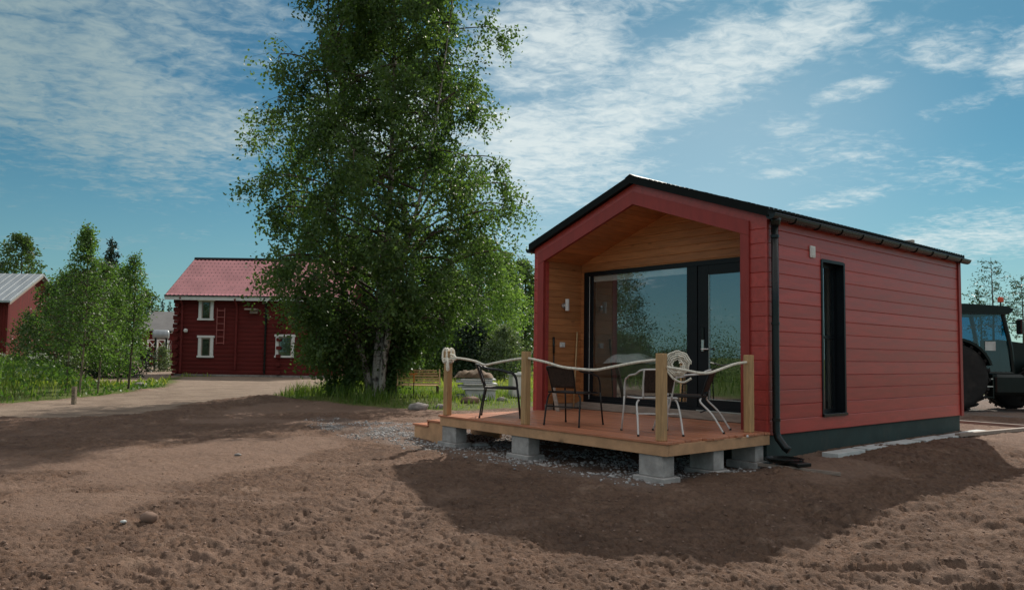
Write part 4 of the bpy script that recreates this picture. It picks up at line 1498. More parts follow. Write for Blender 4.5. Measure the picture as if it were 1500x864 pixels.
def tree_px(name, px, py, d, top_py, half_px, label, leaf, bark='dark_bark', group=None, prof=None, n=55, leaves=9000, size=.11, seed=1, z0=.12, tr=None, hang=.25, up=.5, spread=.17, cat='tree', twig=.5):
    """tree standing at distance d; foot column px, top at top_py, half width half_px in the photograph"""
    b = at_depth(px, py, d)
    g = gzf(b.x, b.y)
    h = at_depth(px, top_py, d).z - g
    rx = half_px * d / F_PX
    pf = ell(rx, prof) if prof else ell(rx)
    return broadleaf(name, (b.x, b.y, g), h, pf, n, leaves, size, label, M[bark], M[leaf], group, z0, tr or max(.03, h * .016), seed, None, up, hang, spread, 6, twig, cat)


slim = ((0, .25), (.2, .75), (.4, 1.0), (.6, .8), (.8, .35), (1, .04))
bushy = ((0, .8), (.3, 1.0), (.6, .9), (.85, .55), (1, .15))
tall = ((0, .3), (.3, .8), (.6, 1.0), (.85, .7), (1, .15))
GL = 'young trees and saplings left of the log house'
tree_px('sapling', 116, 572, 21.5, 330, 40, 'tall slender sapling with a pointed top, nearest the wooden stake', 'young_leaf', 'sapling_bark', GL, slim, 90, 5600, .085, 21, .26, .03, .1, .9, .09)
tree_px('sapling', 96, 566, 23.5, 392, 38, 'low bushy sapling with a thin stem, left of the pointed sapling', 'young_leaf', 'sapling_bark', GL, bushy, 50, 4000, .085, 22, .36, .03, .2, .7, .11)
tree_px('sapling', 143, 566, 23, 382, 36, 'bright leaved sapling just right of the pointed sapling', 'young_leaf', 'sapling_bark', GL, tall, 60, 4600, .085, 23, .30, .035, .2, .7, .11)
tree_px('sapling', 188, 560, 25.5, 372, 21, 'loose sapling with a dark stem at the right end of the group', 'young_leaf', 'dark_bark', GL, tall, 46, 3600, .09, 24, .32, .045, .2, .7, .10)
tree_px('sapling', 172, 556, 28, 392, 30, 'sapling filling the gap behind the right end of the group', 'young_leaf', 'sapling_bark', GL, bushy, 54, 7500, .10, 25, .15, .04)
tree_px('bush', 78, 530, 31, 410, 40, 'dark bush reaching in front of the red barn wall', 'far_leaf', 'dark_bark', None, bushy, 46, 7500, .11, 26, .08, cat='bush')
tree_px('bush', 38, 530, 37, 455, 24, 'small dark bush against the red barn wall', 'far_leaf', 'dark_bark', None, bushy, 30, 3000, .12, 27, .05, cat='bush')
tree_px('bush', 120, 530, 34, 400, 50, 'broad dark bush behind the saplings', 'far_leaf', 'dark_bark', None, bushy, 60, 9000, .12, 28, .06, cat='bush')
tree_px('barn_birch', 22, 512, 62, 340, 44, 'weeping birch rising behind the roof of the barn', 'far_leaf', 'dark_bark', None, tall, 60, 7000, .24, 29, .2, hang=.5)
tree_px('distant_tree', 212, 505, 80, 424, 22, 'rounded tree behind the grey roofed outbuilding', 'far_leaf', 'dark_bark', None, tall, 34, 3200, .30, 30, .1)
GR = 'trees behind the deck'
tree_px('background_birch', 700, 525, 44, 346, 52, 'tall birch just right of the huge birch, above the brown heap', 'mid_leaf', 'dark_bark', GR, tall, 90, 20000, .17, 31, .05, hang=.45)
tree_px('background_birch', 655, 525, 47, 395, 60, 'dense birch behind the garden bench', 'mid_leaf', 'dark_bark', GR, bushy, 90, 20000, .17, 32, .03)
tree_px('background_tree', 766, 525, 58, 378, 27, 'dark tree peeping out left of the red cabin corner', 'far_leaf', 'dark_bark', GR, tall, 60, 9000, .20, 33, .03, hang=.4)
tree_px('background_birch', 736, 525, 52, 368, 34, 'birch in the gap between the tall birch and the red cabin', 'mid_leaf', 'dark_bark', GR, tall, 70, 13000, .18, 39, .04, hang=.4)
tree_px('willow_bush', 738, 530, 40, 478, 34, 'pale silvery bush behind the middle deck post', 'pale_leaf', 'dark_bark', None, bushy, 50, 7000, .13, 34, .03, cat='bush')
tree_px('bush', 610, 530, 43, 425, 54, 'green bush behind the trunk of the huge birch', 'mid_leaf', 'dark_bark', None, bushy, 70, 10000, .16, 35, .02, cat='bush')
tree_px('bush', 690, 530, 41, 470, 40, 'dark low bush behind the stack of pale boards', 'needle', 'dark_bark', None, bushy, 46, 6000, .15, 36, .02, cat='bush')
tree_px('bush', 560, 530, 46, 430, 46, 'dark bush between the log house and the huge birch', 'far_leaf', 'dark_bark', None, bushy, 50, 7000, .18, 37, .02, cat='bush')
tree_px('background_tree', 790, 525, 66, 410, 40, 'tree hidden mostly by the red cabin, far behind it', 'far_leaf', 'dark_bark', GR, tall, 40, 4000, .22, 38, .05)


def spruce(px, top_py, d, half_px, label, seed, leaves=5000, size=.16, group=None, pine=False, py=520):
    r = np.random.default_rng(seed)
    b = at_depth(px, py, d)
    g = gzf(b.x, b.y)
    h = at_depth(px, top_py, d).z - g
    R0 = half_px * d / F_PX
    T = Tree()
    T.limb([Vector((0, 0, -.1)), Vector((.01 * h, 0, h * .5)), Vector((0, 0, h))], max(.06, h * .014), .015, 7, True)
    n = int(h * (3.2 if pine else 7))
    anchors = []
    for i in range(n):
        f = (.35 if pine else .04) + (.97 - (.35 if pine else .04)) * (i + r.uniform(0, 1)) / n
        th = i * 2.4 + r.uniform(-.4, .4)
        if pine:
            R_ = R0 * (1 - .55 * abs(f - .6) / .4) * r.uniform(.5, 1.1)
        else:
            R_ = R0 * (1 - f) ** .85 * r.uniform(.8, 1.15) + .05
        q = Vector((0, 0, f * h))
        e = q + Vector((math.cos(th) * R_, math.sin(th) * R_, (.18 if pine else -.25) * R_))
        T.limb([q, q.lerp(e, .5) + Vector((0, 0, .05 * R_)), e], .03 if pine else .02, .006, 3)
        anchors.append((q, e, R_))
    tot = sum(a[2] for a in anchors)
    for (q, e, R_) in anchors:
        k = max(4, int(leaves * R_ / tot))
        g_ = (r.uniform(.45, 1.05, k) if pine else r.uniform(.1, 1.05, k))[:, None]
        A = np.array(q)[None] * (1 - g_) + np.array(e)[None] * g_
        sp = .20 * R_ if pine else .07 * R_ + .05
        N = r.normal(0, 1, (k, 3)) * np.array([sp, sp, sp * (.5 if pine else .9)])
        T.pts.append(A + N)
    return T.finish('pine_tree' if pine else 'spruce_tree', (b.x, b.y, g), M['dark_bark'], M['pine_needle' if pine else 'needle'], size, label, group, droop=.3, ratio=.35)


spruce(156, 346, 36, 52, 'dark spruce rising behind the saplings', 41, 12000, .17)
GS = 'small spruces on the skyline behind the outbuilding'
spruce(235, 435, 92, 9, 'pointed spruce on the skyline left of the log house, leftmost of its row', 42, 1200, .30, GS)
spruce(246, 440, 90, 9, 'pointed spruce on the skyline in the middle of its row', 43, 1200, .30, GS)
spruce(256, 438, 90, 9, 'pointed spruce on the skyline touching the log house corner', 44, 1200, .30, GS)
spruce(1455, 377, 74, 36, 'tall open pine on the skyline behind the tractor', 45, 1500, .26, None, True)
spruce(1499, 402, 70, 30, 'pine cut by the right picture edge behind the tractor', 46, 1300, .26, None, True)
tree_px('skyline_tree', 1436, 520, 72, 424, 22, 'low tree on the skyline just left of the tall pine', 'pine_needle', 'dark_bark', None, bushy, 20, 700, .24, 47, .1)

# land behind the photographer's left, mirrored in the glass
GM = 'trees along the field left of the yard'
GF = 'low bushes on the field left of the yard'
b_ = (-27, 14.2)
for i, (x, y, h, rx, lb) in enumerate(((-27, 13.9, 7.2, 2.3, 'broad birch out on the field, mirrored in the picture window'),
                                       (-31, 16.3, 5.4, 2.4, 'lower rounded birch beside the mirrored field birch'),
                                       (-36, 19.5, 4.6, 2.2, 'rounded willow near the barn end of the field hedge'))):
    broadleaf('field_tree', (x, y, 0), h, ell(rx, bushy), 80, 24000, .09, lb, M['dark_bark'], M['far_leaf'], GM, .06, .10, 60 + i)
for i, (x, y, h, rx, lb) in enumerate(((-24.6, 13.4, 2.5, 2.4, 'dense low bush out on the field, nearest the broad field birch'),
                                       (-30.5, 10.2, 1.7, 2.6, 'lowest of the bushes out on the field'),
                                       (-21, 16.0, 3.6, 2.2, 'taller bush standing before the mirrored field birch'))):
    broadleaf('bush', (x, y, 0), h, ell(rx, bushy), 70, 16000, .075, lb, M['dark_bark'], M['far_leaf'], GF, .03, .04, 160 + i, cat='bush')
rr_ = np.random.default_rng(77)
hp_ = []
for i in range(150):
    yy = -30 + i * .42 + rr_.normal(0, .4)
    xx = -47 + rr_.normal(0, 1.2)
    hh = rr_.uniform(2.0, 3.4) + .5 * math.sin(i * .3)
    k = 300
    p = rr_.normal(0, 1, (k, 3)) * np.array([.8, .8, .35 * hh]) + np.array([xx, yy, hh * .5])
    hp_.append(p)
V_, F_ = leaf_quads(np.concatenate(hp_), .13, .2)
tag(link_mesh('field_hedge', np_mesh('field_hedge', V_, F_), M['far_leaf']), kind='stuff')


# ------------------------------------------------------------------ grass, weeds
def blades(P, h, wd, lean=.35, r=rng):
    n = len(P)
    a = r.uniform(0, 6.283, n)
    hh = h * r.uniform(.5, 1.25, n)
    dx = np.stack([np.cos(a), np.sin(a), np.zeros(n)], 1)
    b = a + r.normal(1.57, .6, n)
    ln = np.stack([np.cos(b), np.sin(b), np.zeros(n)], 1) * (lean * hh * r.uniform(.2, 1.4, n))[:, None]
    up_ = np.zeros((n, 3))
    up_[:, 2] = hh
    w2 = (wd * r.uniform(.6, 1.4, n))[:, None]
    V = np.stack([P - dx * w2, P + dx * w2, P + ln * .4 + up_ * .6 + dx * w2 * .7, P + ln * .4 + up_ * .6 - dx * w2 * .7, P + ln + up_ * .97], 1)
    base = (np.arange(n) * 5)[:, None]
    Q4 = np.concatenate([base + [0, 1, 2], base + [0, 2, 3], base + [3, 2, 4]], 1).reshape(-1, 3)
    return V.reshape(-1, 3), Q4


def in_poly(poly, n, seed, wob=.5, inset=0.0):
    r = np.random.default_rng(seed)
    xs, ys = [p[0] for p in poly], [p[1] for p in poly]
    X, Y = r.uniform(min(xs), max(xs), n), r.uniform(min(ys), max(ys), n)
    sd_ = poly_sd(X, Y, poly) + (fbm(X * .9, Y * .9, 3, 5) - .5) * wob
    ok = sd_ > inset
    return X[ok], Y[ok], sd_[ok]


def grass_obj(name, X, Y, h, wd, m, lean=.35):
    Z = ground_h(X, Y)
    V, Fq = blades(np.stack([X, Y, Z - .01], 1), h, wd, lean)
    return tag(link_mesh(name, np_mesh(name, V, Fq), m), kind='stuff')


# lush grass round the birch
X, Y, S_ = in_poly(BIRCHGRASS, 60000, 1)
dens = fbm(X * .7, Y * .7, 3, 71)
k = rng.uniform(0, 1, len(X)) < np.clip((dens - .28) * 3.2, .10, 1) * np.clip(1.15 - (Y - 19) / 12, .25, 1)
X, Y, S_ = X[k], Y[k], S_[k]
dd = np.clip(1.25 - .05 * np.abs(Y - 20), .35, 1.2) * (.6 + .8 * fbm(X * .9, Y * .9, 2, 72))
dd = dd * np.clip(.42 + (-2.7 - X) / 1.6, .42, 1)
grass_obj('tall_grass', X, Y, .36 * dd * np.clip(S_ / .25, .45, 1), .010, M['grass'], .5)
X, Y, S_ = in_poly(LAWN + [], 42000, 2)
grass_obj('lawn_grass', X, Y, .10 * np.ones(len(X)), .010, M['lawn_grass'], .5)
# a wide skin of short grass beyond, thinning with distance
r3 = np.random.default_rng(5)
n = 26000
aa, d3 = r3.uniform(-.75, .75, n), 30 * np.exp(r3.uniform(0, 1.1, n))
X, Y = d3 * np.sin(aa), d3 * np.cos(aa)
ok = (poly_sd(X, Y, YARD) < -.2) & (poly_sd(X, Y, TRYARD) < -.2) & (poly_sd(X, Y, TRACK) < -.2)
grass_obj('meadow_grass', X[ok], Y[ok], .22 * np.ones(ok.sum()), .03, M['lawn_grass'], .5)



def tallness(X, Y):
    """the tall weeds grow by the barn; towards the house the grass is short"""
    return np.clip((-.53 - X / np.maximum(Y, .1)) / .07, .12, 1)


# weeds on the left: blades, broad leaves, stalks with white umbels
X, Y, S_ = in_poly(WEEDS, 150000, 3)
vis = (np.abs(np.arctan2(X, Y)) < .75) & (Y > 0)
k = (rng.uniform(0, 1, len(X)) < np.where(vis, .5, .35)) & (S_ > 0) & (Y > -4) & (X > -34)
X, Y, S_, vis = X[k], Y[k], S_[k], vis[k]
hw = np.clip(S_ / 1.1, .22, 1) * (.55 + .7 * fbm(X * .45, Y * .45, 3, 81)) * tallness(X, Y)
grass_obj('weed_grass', X, Y, 1.0 * hw, .014, M['grass'], .45)
X, Y, S_ = in_poly(WEEDS, 320000, 4, inset=.1)
vis = (np.abs(np.arctan2(X, Y)) < .75) & (Y > 0)
k = vis & (fbm(X * .6, Y * .6, 3, 91) > .40)
X, Y, S_ = X[k][:56000], Y[k][:56000], S_[k][:56000]
hw = np.clip(S_ / 1.1, .25, 1) * (.5 + .75 * fbm(X * .45, Y * .45, 3, 81)) * tallness(X, Y)
Pz = ground_h(X, Y) + hw * 1.0 * rng.uniform(.25, 1.0, len(X)) ** .7
V_, F_ = leaf_quads(np.stack([X, Y, Pz], 1), .13, -.1, .62)
tag(link_mesh('weed_leaves', np_mesh('weed_leaves', V_, F_), M['weed']), kind='stuff')
X, Y, S_ = in_poly(WEEDS, 9000, 6, inset=.5)
vis = (np.abs(np.arctan2(X, Y)) < .72) & (Y > 12)
k = vis & (fbm(X * .5, Y * .5, 2, 95) > .47)
X, Y = X[k][:220], Y[k][:220]
S2 = S_[k][:220]
sv, hv = MB(), []
for x, y, s_ in zip(X, Y, S2):
    if tallness(x, y) < .7:
        continue
    h_ = 1.12 * min(1, .35 + s_ / 1.6) * random.uniform(.75, 1.1) * (1 if x < -8 else .6)
    g = float(ground_h(x, y))
    tip = Vector((x + random.uniform(-.08, .08), y + random.uniform(-.08, .08), g + h_))
    sv.tube([(x, y, g), tuple(tip)], .006, 3, caps=False)
    for q in range(random.randint(2, 4)):
        c = tip + Vector((random.uniform(-.12, .12), random.uniform(-.12, .12), random.uniform(-.10, .05)))
        sv.tube([tuple(tip - Vector((0, 0, .15))), tuple(c)], .003, 3, caps=False)
        hv.append(np.array(c)[None] + rng.normal(0, 1, (12, 3)) * np.array([.045, .045, .012]))
sv.build('weed_stalks', M['weed'], kind='stuff')
V_, F_ = leaf_quads(np.concatenate(hv), .032, -.2, 1.0)
tag(link_mesh('white_umbels', np_mesh('white_umbels', V_, F_), M['flower']), kind='stuff')

# ------------------------------------------------------------------ log house
LH = at_depth(257, 550, 39.5)
s_ = 39.5 / F_PX
HX0 = LH.x
HX1 = at_depth(500, 550, 39.5).x
HWD, HE, HD = HX1 - HX0, 4.22, 6.0
house = empty('log_house', (HX0, 39.5, 0), 0, 'two storey dark red log house with a red tiled roof and white window frames', 'house')
lw = MB()
z, i = -.1, 0
hl = .215
while z < HE - .05:
    pr = [(-.05, z), (-.064, z + .02), (-.075, z + hl / 2), (-.066, z + hl - .012), (-.054, z + hl), (.16, z + hl), (.16, z)]
    lw.prism(pr, 'x', -.22 if i % 2 == 0 else .0, HWD)
    for (xx, yo) in ((0.02, 0), (.02 + HWD * .62, 0)):
        if i % 2 == 1:
            lw.prism([(xx - .10, z + .02), (xx + .10, z + .02), (xx + .12, z + hl / 2), (xx + .10, z + hl - .02), (xx - .10, z + hl - .02), (xx - .12, z + hl / 2)], 'y', -.24, HD)
    z += hl
    i += 1
lw.box(.0, .16, .16, HD, -.1, HE).box(HWD - .16, HWD, .16, HD, -.1, HE).box(0, HWD, HD - .16, HD, -.1, HE)
lw.prism([(0.001, HE), (HD - .001, HE), (HD / 2, HE + 1.9)], 'x', .02, .12)
lw.prism([(0.001, HE), (HD - .001, HE), (HD / 2, HE + 1.9)], 'x', HWD - .12, HWD - .02)
lw.build('log_wall', M['falu'], house)
rf = MB()
OV, RT = .50, .66                         # overhang and slope
nx = int((HWD + 1.0) / .055)
vs, fs = [], []
rows = 11
Ls = HD / 2 + OV
for k in range(rows):
    for e in (0, 1):
        yl = -OV + Ls * (k + e) / rows
        zl = HE - .10 + (yl + OV) * RT + (.055 if e == 0 else 0.0)
        for j in range(nx + 1):
            x = -.5 + (HWD + 1.0) * j / nx
            vs.append((x, yl, zl + .022 * math.cos(2 * math.pi * x / .22)))
n1_ = nx + 1
for k in range(2 * rows - 1):
    for j in range(nx):
        a = k * n1_ + j
        fs.append((a, a + 1, a + 1 + n1_, a + n1_))
rf.add(vs, fs)
tag(rf.build('tiled_roof', M['tiles'], house, True), kind='stuff')
zr = HE - .10 + Ls * RT
MB().prism([(-OV + .02, HE - .16), (HD / 2, zr - .06), (HD + OV, HE - .16), (HD + OV, HE - .10), (HD / 2, zr - .005), (-OV + .02, HE - .10)], 'x', -.48, HWD + .48).build('roof_deck', M['roof_black'], house)
MB().prism([(HD / 2, zr - .02), (HD + OV, HE - .12), (HD + OV, HE - .07), (HD / 2, zr + .03)], 'x', -.5, HWD + .5).build('rear_roof_slope', M['tiles'], house)
MB().tube([(-.5, HD / 2, zr + .05), (HWD + .5, HD / 2, zr + .05)], .085, 8).build('ridge_cap', M['black_metal'], house)
MB().box(-.5, HWD + .5, -OV - .015, -OV + .012, HE - .30, HE - .10).build('eaves_board', M['white'], house)
MB().prism([(-OV, HE - .2), (HD / 2, zr - .10), (HD / 2, zr + .02), (-OV, HE - .08)], 'x', -.53, -.50).build('verge_board', M['grey_wood'], house)
MB().tube([(-.5, -OV - .07, HE - .085), (HWD + .5, -OV - .07, HE - .085)], .035, 8).build('gutter', M['black_metal'], house)


def house_window(px0, px1, py0, py1, label=None):
    a, b = at_depth(px0, py1, 39.4), at_depth(px1, py0, 39.4)
    x0, x1, z0, z1 = a.x - HX0, b.x - HX0, a.z, b.z
    f = MB()
    t_ = .16
    f.box(x0, x0 + t_, -.135, -.02, z0 + .1, z1 - .12, .01).box(x1 - t_, x1, -.135, -.02, z0 + .1, z1 - .12, .01)
    f.box(x0 - .06, x1 + .06, -.15, -.02, z1 - .12, z1, .01).box(x0 - .04, x1 + .04, -.17, -.02, z0, z0 + .10, .01)
    wn = f.build('window', M['white'], house, label=label)
    MB().box(x0 + t_, x0 + t_ + .05, -.10, -.03, z0 + .1, z1 - .12).box(x1 - t_ - .05, x1 - t_, -.10, -.03, z0 + .1, z1 - .12).box(x0 + t_ + .05, x1 - t_ - .05, -.10, -.03, z1 - .18, z1 - .12).build('sash', M['grey_wood'], wn)
    MB().box(x0 + t_ + .05, x1 - t_ - .05, -.086, -.08, z0 + .1, z1 - .18).build('pane', M['pane_dark'], wn)
    MB().box(x0 + t_ + .05, x1 - t_ - .05, -.079, -.03, z0 + .1, z1 - .18).build('curtain', M['room'] if py0 > 480 else M['grey_wood'], wn)
    return wn


house_window(290.5, 313.5, 438, 469)
house_window(289.5, 313, 491.5, 523.5)
house_window(403, 432, 490, 523.5)
house_window(466, 492, 490, 523.5)
a, b = at_depth(316.5, 504, 39.3), at_depth(329.5, 451, 39.3)
ld = MB().tube([(a.x - HX0, -.20, a.z), (a.x - HX0, -.20, b.z)], .022, 6).tube([(b.x - HX0, -.20, a.z), (b.x - HX0, -.20, b.z)], .022, 6).build('ladder', M['ladder_red'], house, label='red wall ladder beside the windows')
for k in range(6):
    z = a.z + .06 + (b.z - a.z - .2) * k / 5
    MB().box(a.x - HX0, b.x - HX0, -.215, -.185, z - .018, z + .018).build('rung', M['ladder_red'], ld)
for px, nm in ((265, M['falu_trim']), (345, M['falu_trim']), (388, M['black_metal'])):
    x = at_depth(px, 500, 39.3).x - HX0
    zt_ = HE - .2 if px != 345 else HE - .25
    MB().tube([(x, -OV - .03, zt_ + .03), (x, -.2, zt_ - .35), (x, -.16, zt_ - .6), (x, -.16, .15 if px != 345 else .35)], .055, 8).build('downpipe', nm, house)
p = at_depth(272, 484, 39.3)
MB().lathe((p.x - HX0, -.2, p.z), [(.05, -.10), (.10, -.05), (.10, .05), (.05, .1)], 10).build('wall_lamp', M['white'], house)
p = at_depth(371, 455, 39.3)
MB().box(p.x - HX0 - .35, p.x - HX0 + .25, -.55, -.08, p.z + .02, p.z + .10, .01).box(p.x - HX0 - .15, p.x - HX0 + .22, -.3, -.08, p.z - .15, p.z + .02, .01).build('wall_shelf', M['grey_wood'], house)
MB().box(-.05, HWD, -.10, .0, -.15, .10).build('foundation', M['rock'], house)

# pallet leaning by the log house
pq = at_depth(496, 556, 34.5)
pal = empty('pallet', (pq.x, pq.y, 0), .15, 'pale wooden pallet lying before the log house wall', 'pallet')
for k in range(5):
    MB().box(-.6, .6, -.4 + k * .18, -.28 + k * .18, .12, .145).build('slat', M['grey_wood'], pal)
for x in (-.6, -.05, .5):
    MB().box(x, x + .1, -.4, .44, .01, .119).build('bearer', M['grey_wood'], pal)

# ------------------------------------------------------------------ barn on the left
bA = at_depth(9, 508, 45)
barn = empty('barn', (bA.x, bA.y, 0), 0, 'red barn with a grey metal roof at the left picture edge', 'barn')
ze, zri = at_depth(9, 438, 45).z, at_depth(56, 404, 48.3).z
bd_ = MB()
by = 6.6
bd_.box(-14, 0, 0, .15, -.1, ze)
for k in range(90):
    bd_.box(-14 + k * .155, -14 + k * .155 + .03, -.025, -.002, -.1, ze)
xs_ = at_depth(56, 404, 48.3).x - bA.x
gpts = [(0, 0, -.1), (xs_ * 2, by, -.1), (xs_ * 2, by, ze), (xs_, by / 2, zri), (0, 0, ze)]
bd_.add(gpts + [(p[0] - .15, p[1] + .05, p[2]) for p in gpts], [(0, 1, 2, 3, 4), (9, 8, 7, 6, 5), (0, 5, 6, 1), (1, 6, 7, 2), (4, 3, 8, 9), (0, 4, 9, 5)])
bd_.build('board_wall', M['barn_red'], barn)
ex, ey = xs_ / 3.3, 1.0
dirv = Vector((xs_, by / 2, zri - ze))
def rp_(t_, off=0, x=0):
    return (dirv.x * t_ + x, dirv.y * t_, ze + dirv.z * t_ + off)
rb = MB()
rb.add([rp_(-.14, .02, .35), rp_(1, .02, .35), rp_(1, .02, -14.5), rp_(-.14, .02, -14.5), rp_(-.14, .12, .35), rp_(1, .12, .35), rp_(1, .12, -14.5), rp_(-.14, .12, -14.5)],
       [(0, 3, 2, 1), (4, 5, 6, 7), (0, 1, 5, 4), (1, 2, 6, 5), (2, 3, 7, 6), (3, 0, 4, 7)])
for k in range(30):
    x = .3 - k * .48
    rb.tube([rp_(-.14, .135, x), rp_(1, .135, x)], .014, 4)
rb.build('metal_roof', M['tin'], barn)
MB().add([rp_(1, .02, .35), (xs_ * 2 + .3, by + .4, ze - .1), (xs_ * 2 - 14.5, by + .4, ze - .1), rp_(1, .02, -14.5), rp_(1, .13, .35), (xs_ * 2 + .3, by + .4, ze + .01), (xs_ * 2 - 14.5, by + .4, ze + .01), rp_(1, .13, -14.5)],
         [(0, 3, 2, 1), (4, 5, 6, 7), (0, 1, 5, 4), (1, 2, 6, 5), (2, 3, 7, 6), (3, 0, 4, 7)]).build('rear_roof_slope', M['tin'], barn)
MB().add([rp_(-.14, -.12, .34), rp_(1, -.12, .34), rp_(1, .015, .34), rp_(-.14, .015, .34), rp_(-.14, -.12, .31), rp_(1, -.12, .31), rp_(1, .015, .31), rp_(-.14, .015, .31)],
         [(0, 1, 2, 3), (7, 6, 5, 4), (0, 4, 5, 1), (1, 5, 6, 2), (2, 6, 7, 3), (3, 7, 4, 0)]).build('verge_board', M['grey_wood'], barn)

# ------------------------------------------------------------------ outbuilding behind, tank, fence with crosses
oA = at_depth(206, 515, 62)
oB = at_depth(300, 515, 62)
ow = oB.x - oA.x
ob = empty('outbuilding', (oA.x, 62, 0), 0, 'low dark red outbuilding with a grey roof seen between saplings and log house', 'building')
ze2, zr2 = at_depth(206, 483, 62).z, at_depth(206, 458, 65).z
MB().box(0, ow, 0, 5.8, -.1, ze2).build('board_wall', M['barn_red'], ob)
MB().prism([(-.4, ze2 - .1), (2.9, zr2), (6.2, ze2 - .1), (6.2, ze2), (2.9, zr2 + .12), (-.4, ze2)], 'x', -.4, ow + .4).build('roof', M['felt'], ob)
p = at_depth(246, 486, 61.9)
f = MB().box(p.x - oA.x - .35, p.x - oA.x + .35, -.06, -.001, p.z - .12, p.z + .12)
wn = f.build('window', M['white'], ob)
MB().box(p.x - oA.x - .27, p.x - oA.x + .27, -.07, -.061, p.z - .07, p.z + .07).build('pane', M['pane_dark'], wn)
for (px0, px1) in ((237, 251),):
    a, b = at_depth(px0, 516, 61.9), at_depth(px1, 497, 61.9)
    x0, x1, z1 = a.x - oA.x, b.x - oA.x, b.z
    dr_ = MB().box(x0, x1, -.05, -.001, .02, z1 - .08).build('door', M['white'], ob)
    m_ = MB().box(x0, x0 + .08, -.08, -.051, .1, z1 - .08).box(x1 - .08, x1, -.08, -.051, .1, z1 - .08)
    m_.tube([(x0 + .08, -.065, .15), (x1 - .08, -.065, z1 - .1)], .035, 4).tube([(x0 + .08, -.062, z1 - .1), (x1 - .08, -.062, .15)], .034, 4)
    m_.build('door_cross', M['falu_trim'], dr_)
cf = empty('cross_fence', (at_depth(216, 512, 56).x, 56, 0), 0, 'white fence with crossed rails before the outbuilding', 'fence')
zt = at_depth(216, 497.5, 56).z
for k in range(3):
    x = k * .72
    MB().box(x - .04, x + .04, -.04, .04, -.05, zt).build('fence_post', M['white'], cf)
    if k < 2:
        MB().tube([(x + .04, -.0, zt - .72), (x + .68, .0, zt - .05)], .035, 5).tube([(x + .04, .03, zt - .05), (x + .68, .03, zt - .72)], .035, 5).build('crossed_rail', M['white'], cf)
MB().box(.04, 1.4, -.03, .03, zt - .04, zt + .03).build('top_rail', M['white'], cf)
tp = at_depth(237, 490, 50)
tk = empty('fuel_tank', (tp.x, tp.y, 0), .35, 'pale cylindrical tank raised on a dark stand beyond the saplings', 'tank')
MB().lathe((-.05, 0, tp.z), [(.02, -.50), (.24, -.49), (.30, -.44), (.31, -.40), (.31, .40), (.30, .44), (.24, .49), (.02, .50)], 18, 'x').build('barrel', M['tin'], tk, True)
MB().box(-.4, -.3, -.25, .25, -.05, tp.z - .24).box(.25, .35, -.25, .25, -.05, tp.z - .24).box(-.3, .25, -.2, .2, .35, .45).build('stand', M['black_metal'], tk)
tree_px('bush', 240, 518, 47, 505, 10, 'small pale bush below the raised tank', 'pale_leaf', 'dark_bark', None, bushy, 20, 1100, .14, 52, .03, cat='bush')
tree_px('bush', 215, 522, 45, 506, 10, 'tiny dark bush at the foot of the raised tank', 'needle', 'dark_bark', None, bushy, 16, 800, .14, 53, .03, cat='bush')

# ------------------------------------------------------------------ small things in the yard
p = at(108, 592)
g = gzf(p.x, p.y)
MB().prism([(-.035, -.035), (.035, -.035), (.035, .035), (-.035, .035)], 'z', -.1, 2.1).build('stake', M['sapling_bark'], None, False, 'brown wooden stake driven in at the edge of the track', 'stake')
bpy.data.objects['stake'].location = (p.x, p.y, g)
bpy.data.objects['stake'].scale = (1.2, 1.2, .2)
p = at_depth(612, 551, 21.0)
bn = empty('garden_bench', (p.x, p.y, 0), .18, 'slatted tan bench seen from behind, on the grass right of the birch', 'bench')
a, b = at_depth(580, 560, 21), at_depth(648, 541, 21)
bw2 = (b.x - a.x) / 2 - .06
for k in range(6):
    f_ = k / 5
    z_ = .50 + .36 * f_
    MB().box(-bw2 + .02, bw2 - .02, .0 + .12 * f_, .025 + .12 * f_, z_ - .021, z_ + .021, .004).build('back_slat', M['tan'], bn).location = (.07 - .10 * f_, 0, 0)
for s in (-1, 1):
    MB().prism([(-.02 + .0, .46), (.0, .46), (.14, .90), (.11, .90)], 'x', s * bw2 - .02, s * bw2 + .02).build('back_upright', M['tan'], bn).location = (.03, -.012, 0)
for k in range(4):
    MB().box(-bw2, bw2, .12 + k * .11, .20 + k * .11, .43, .455, .004).build('seat_slat', M['tan'], bn)
for s in (-1, 1):
    MB().box(s * bw2 - .025, s * bw2 + .025, .16, .21, -.05, .429).box(s * bw2 - .025, s * bw2 + .025, .44, .49, -.05, .429).build('leg', M['dark_bark'], bn)
p = at(605.5, 590)
sp_ = empty('spade', (p.x, p.y, gzf(p.x, p.y)), .1, 'spade with an orange handle stuck upright in the grass', 'spade')
ht = at_depth(605.5, 548, p.y).z - gzf(p.x, p.y)
MB().tube([(0, 0, .0), (0, 0, ht - .22)], .014, 8).build('shaft', M['black_metal'], sp_)
MB().tube([(0, 0, ht - .22), (0, 0, ht)], .017, 8).tube([(-.12, 0, ht), (.09, 0, ht + .015)], .018, 8).build('handle', M['orange'], sp_)
MB().box(-.09, .09, -.008, .008, -.16, .06, .003).build('blade', M['black_metal'], sp_)
p0, p1 = at_depth(572, 570, 23.2), at_depth(562, 528, 23.5)
MB().tube([tuple(p0 - Vector((0, 0, .2))), tuple(p1)], .018, 8).build('leaning_pole', M['grey_wood'], None, True, 'thin pale pole leaning towards the birch trunk', 'pole')

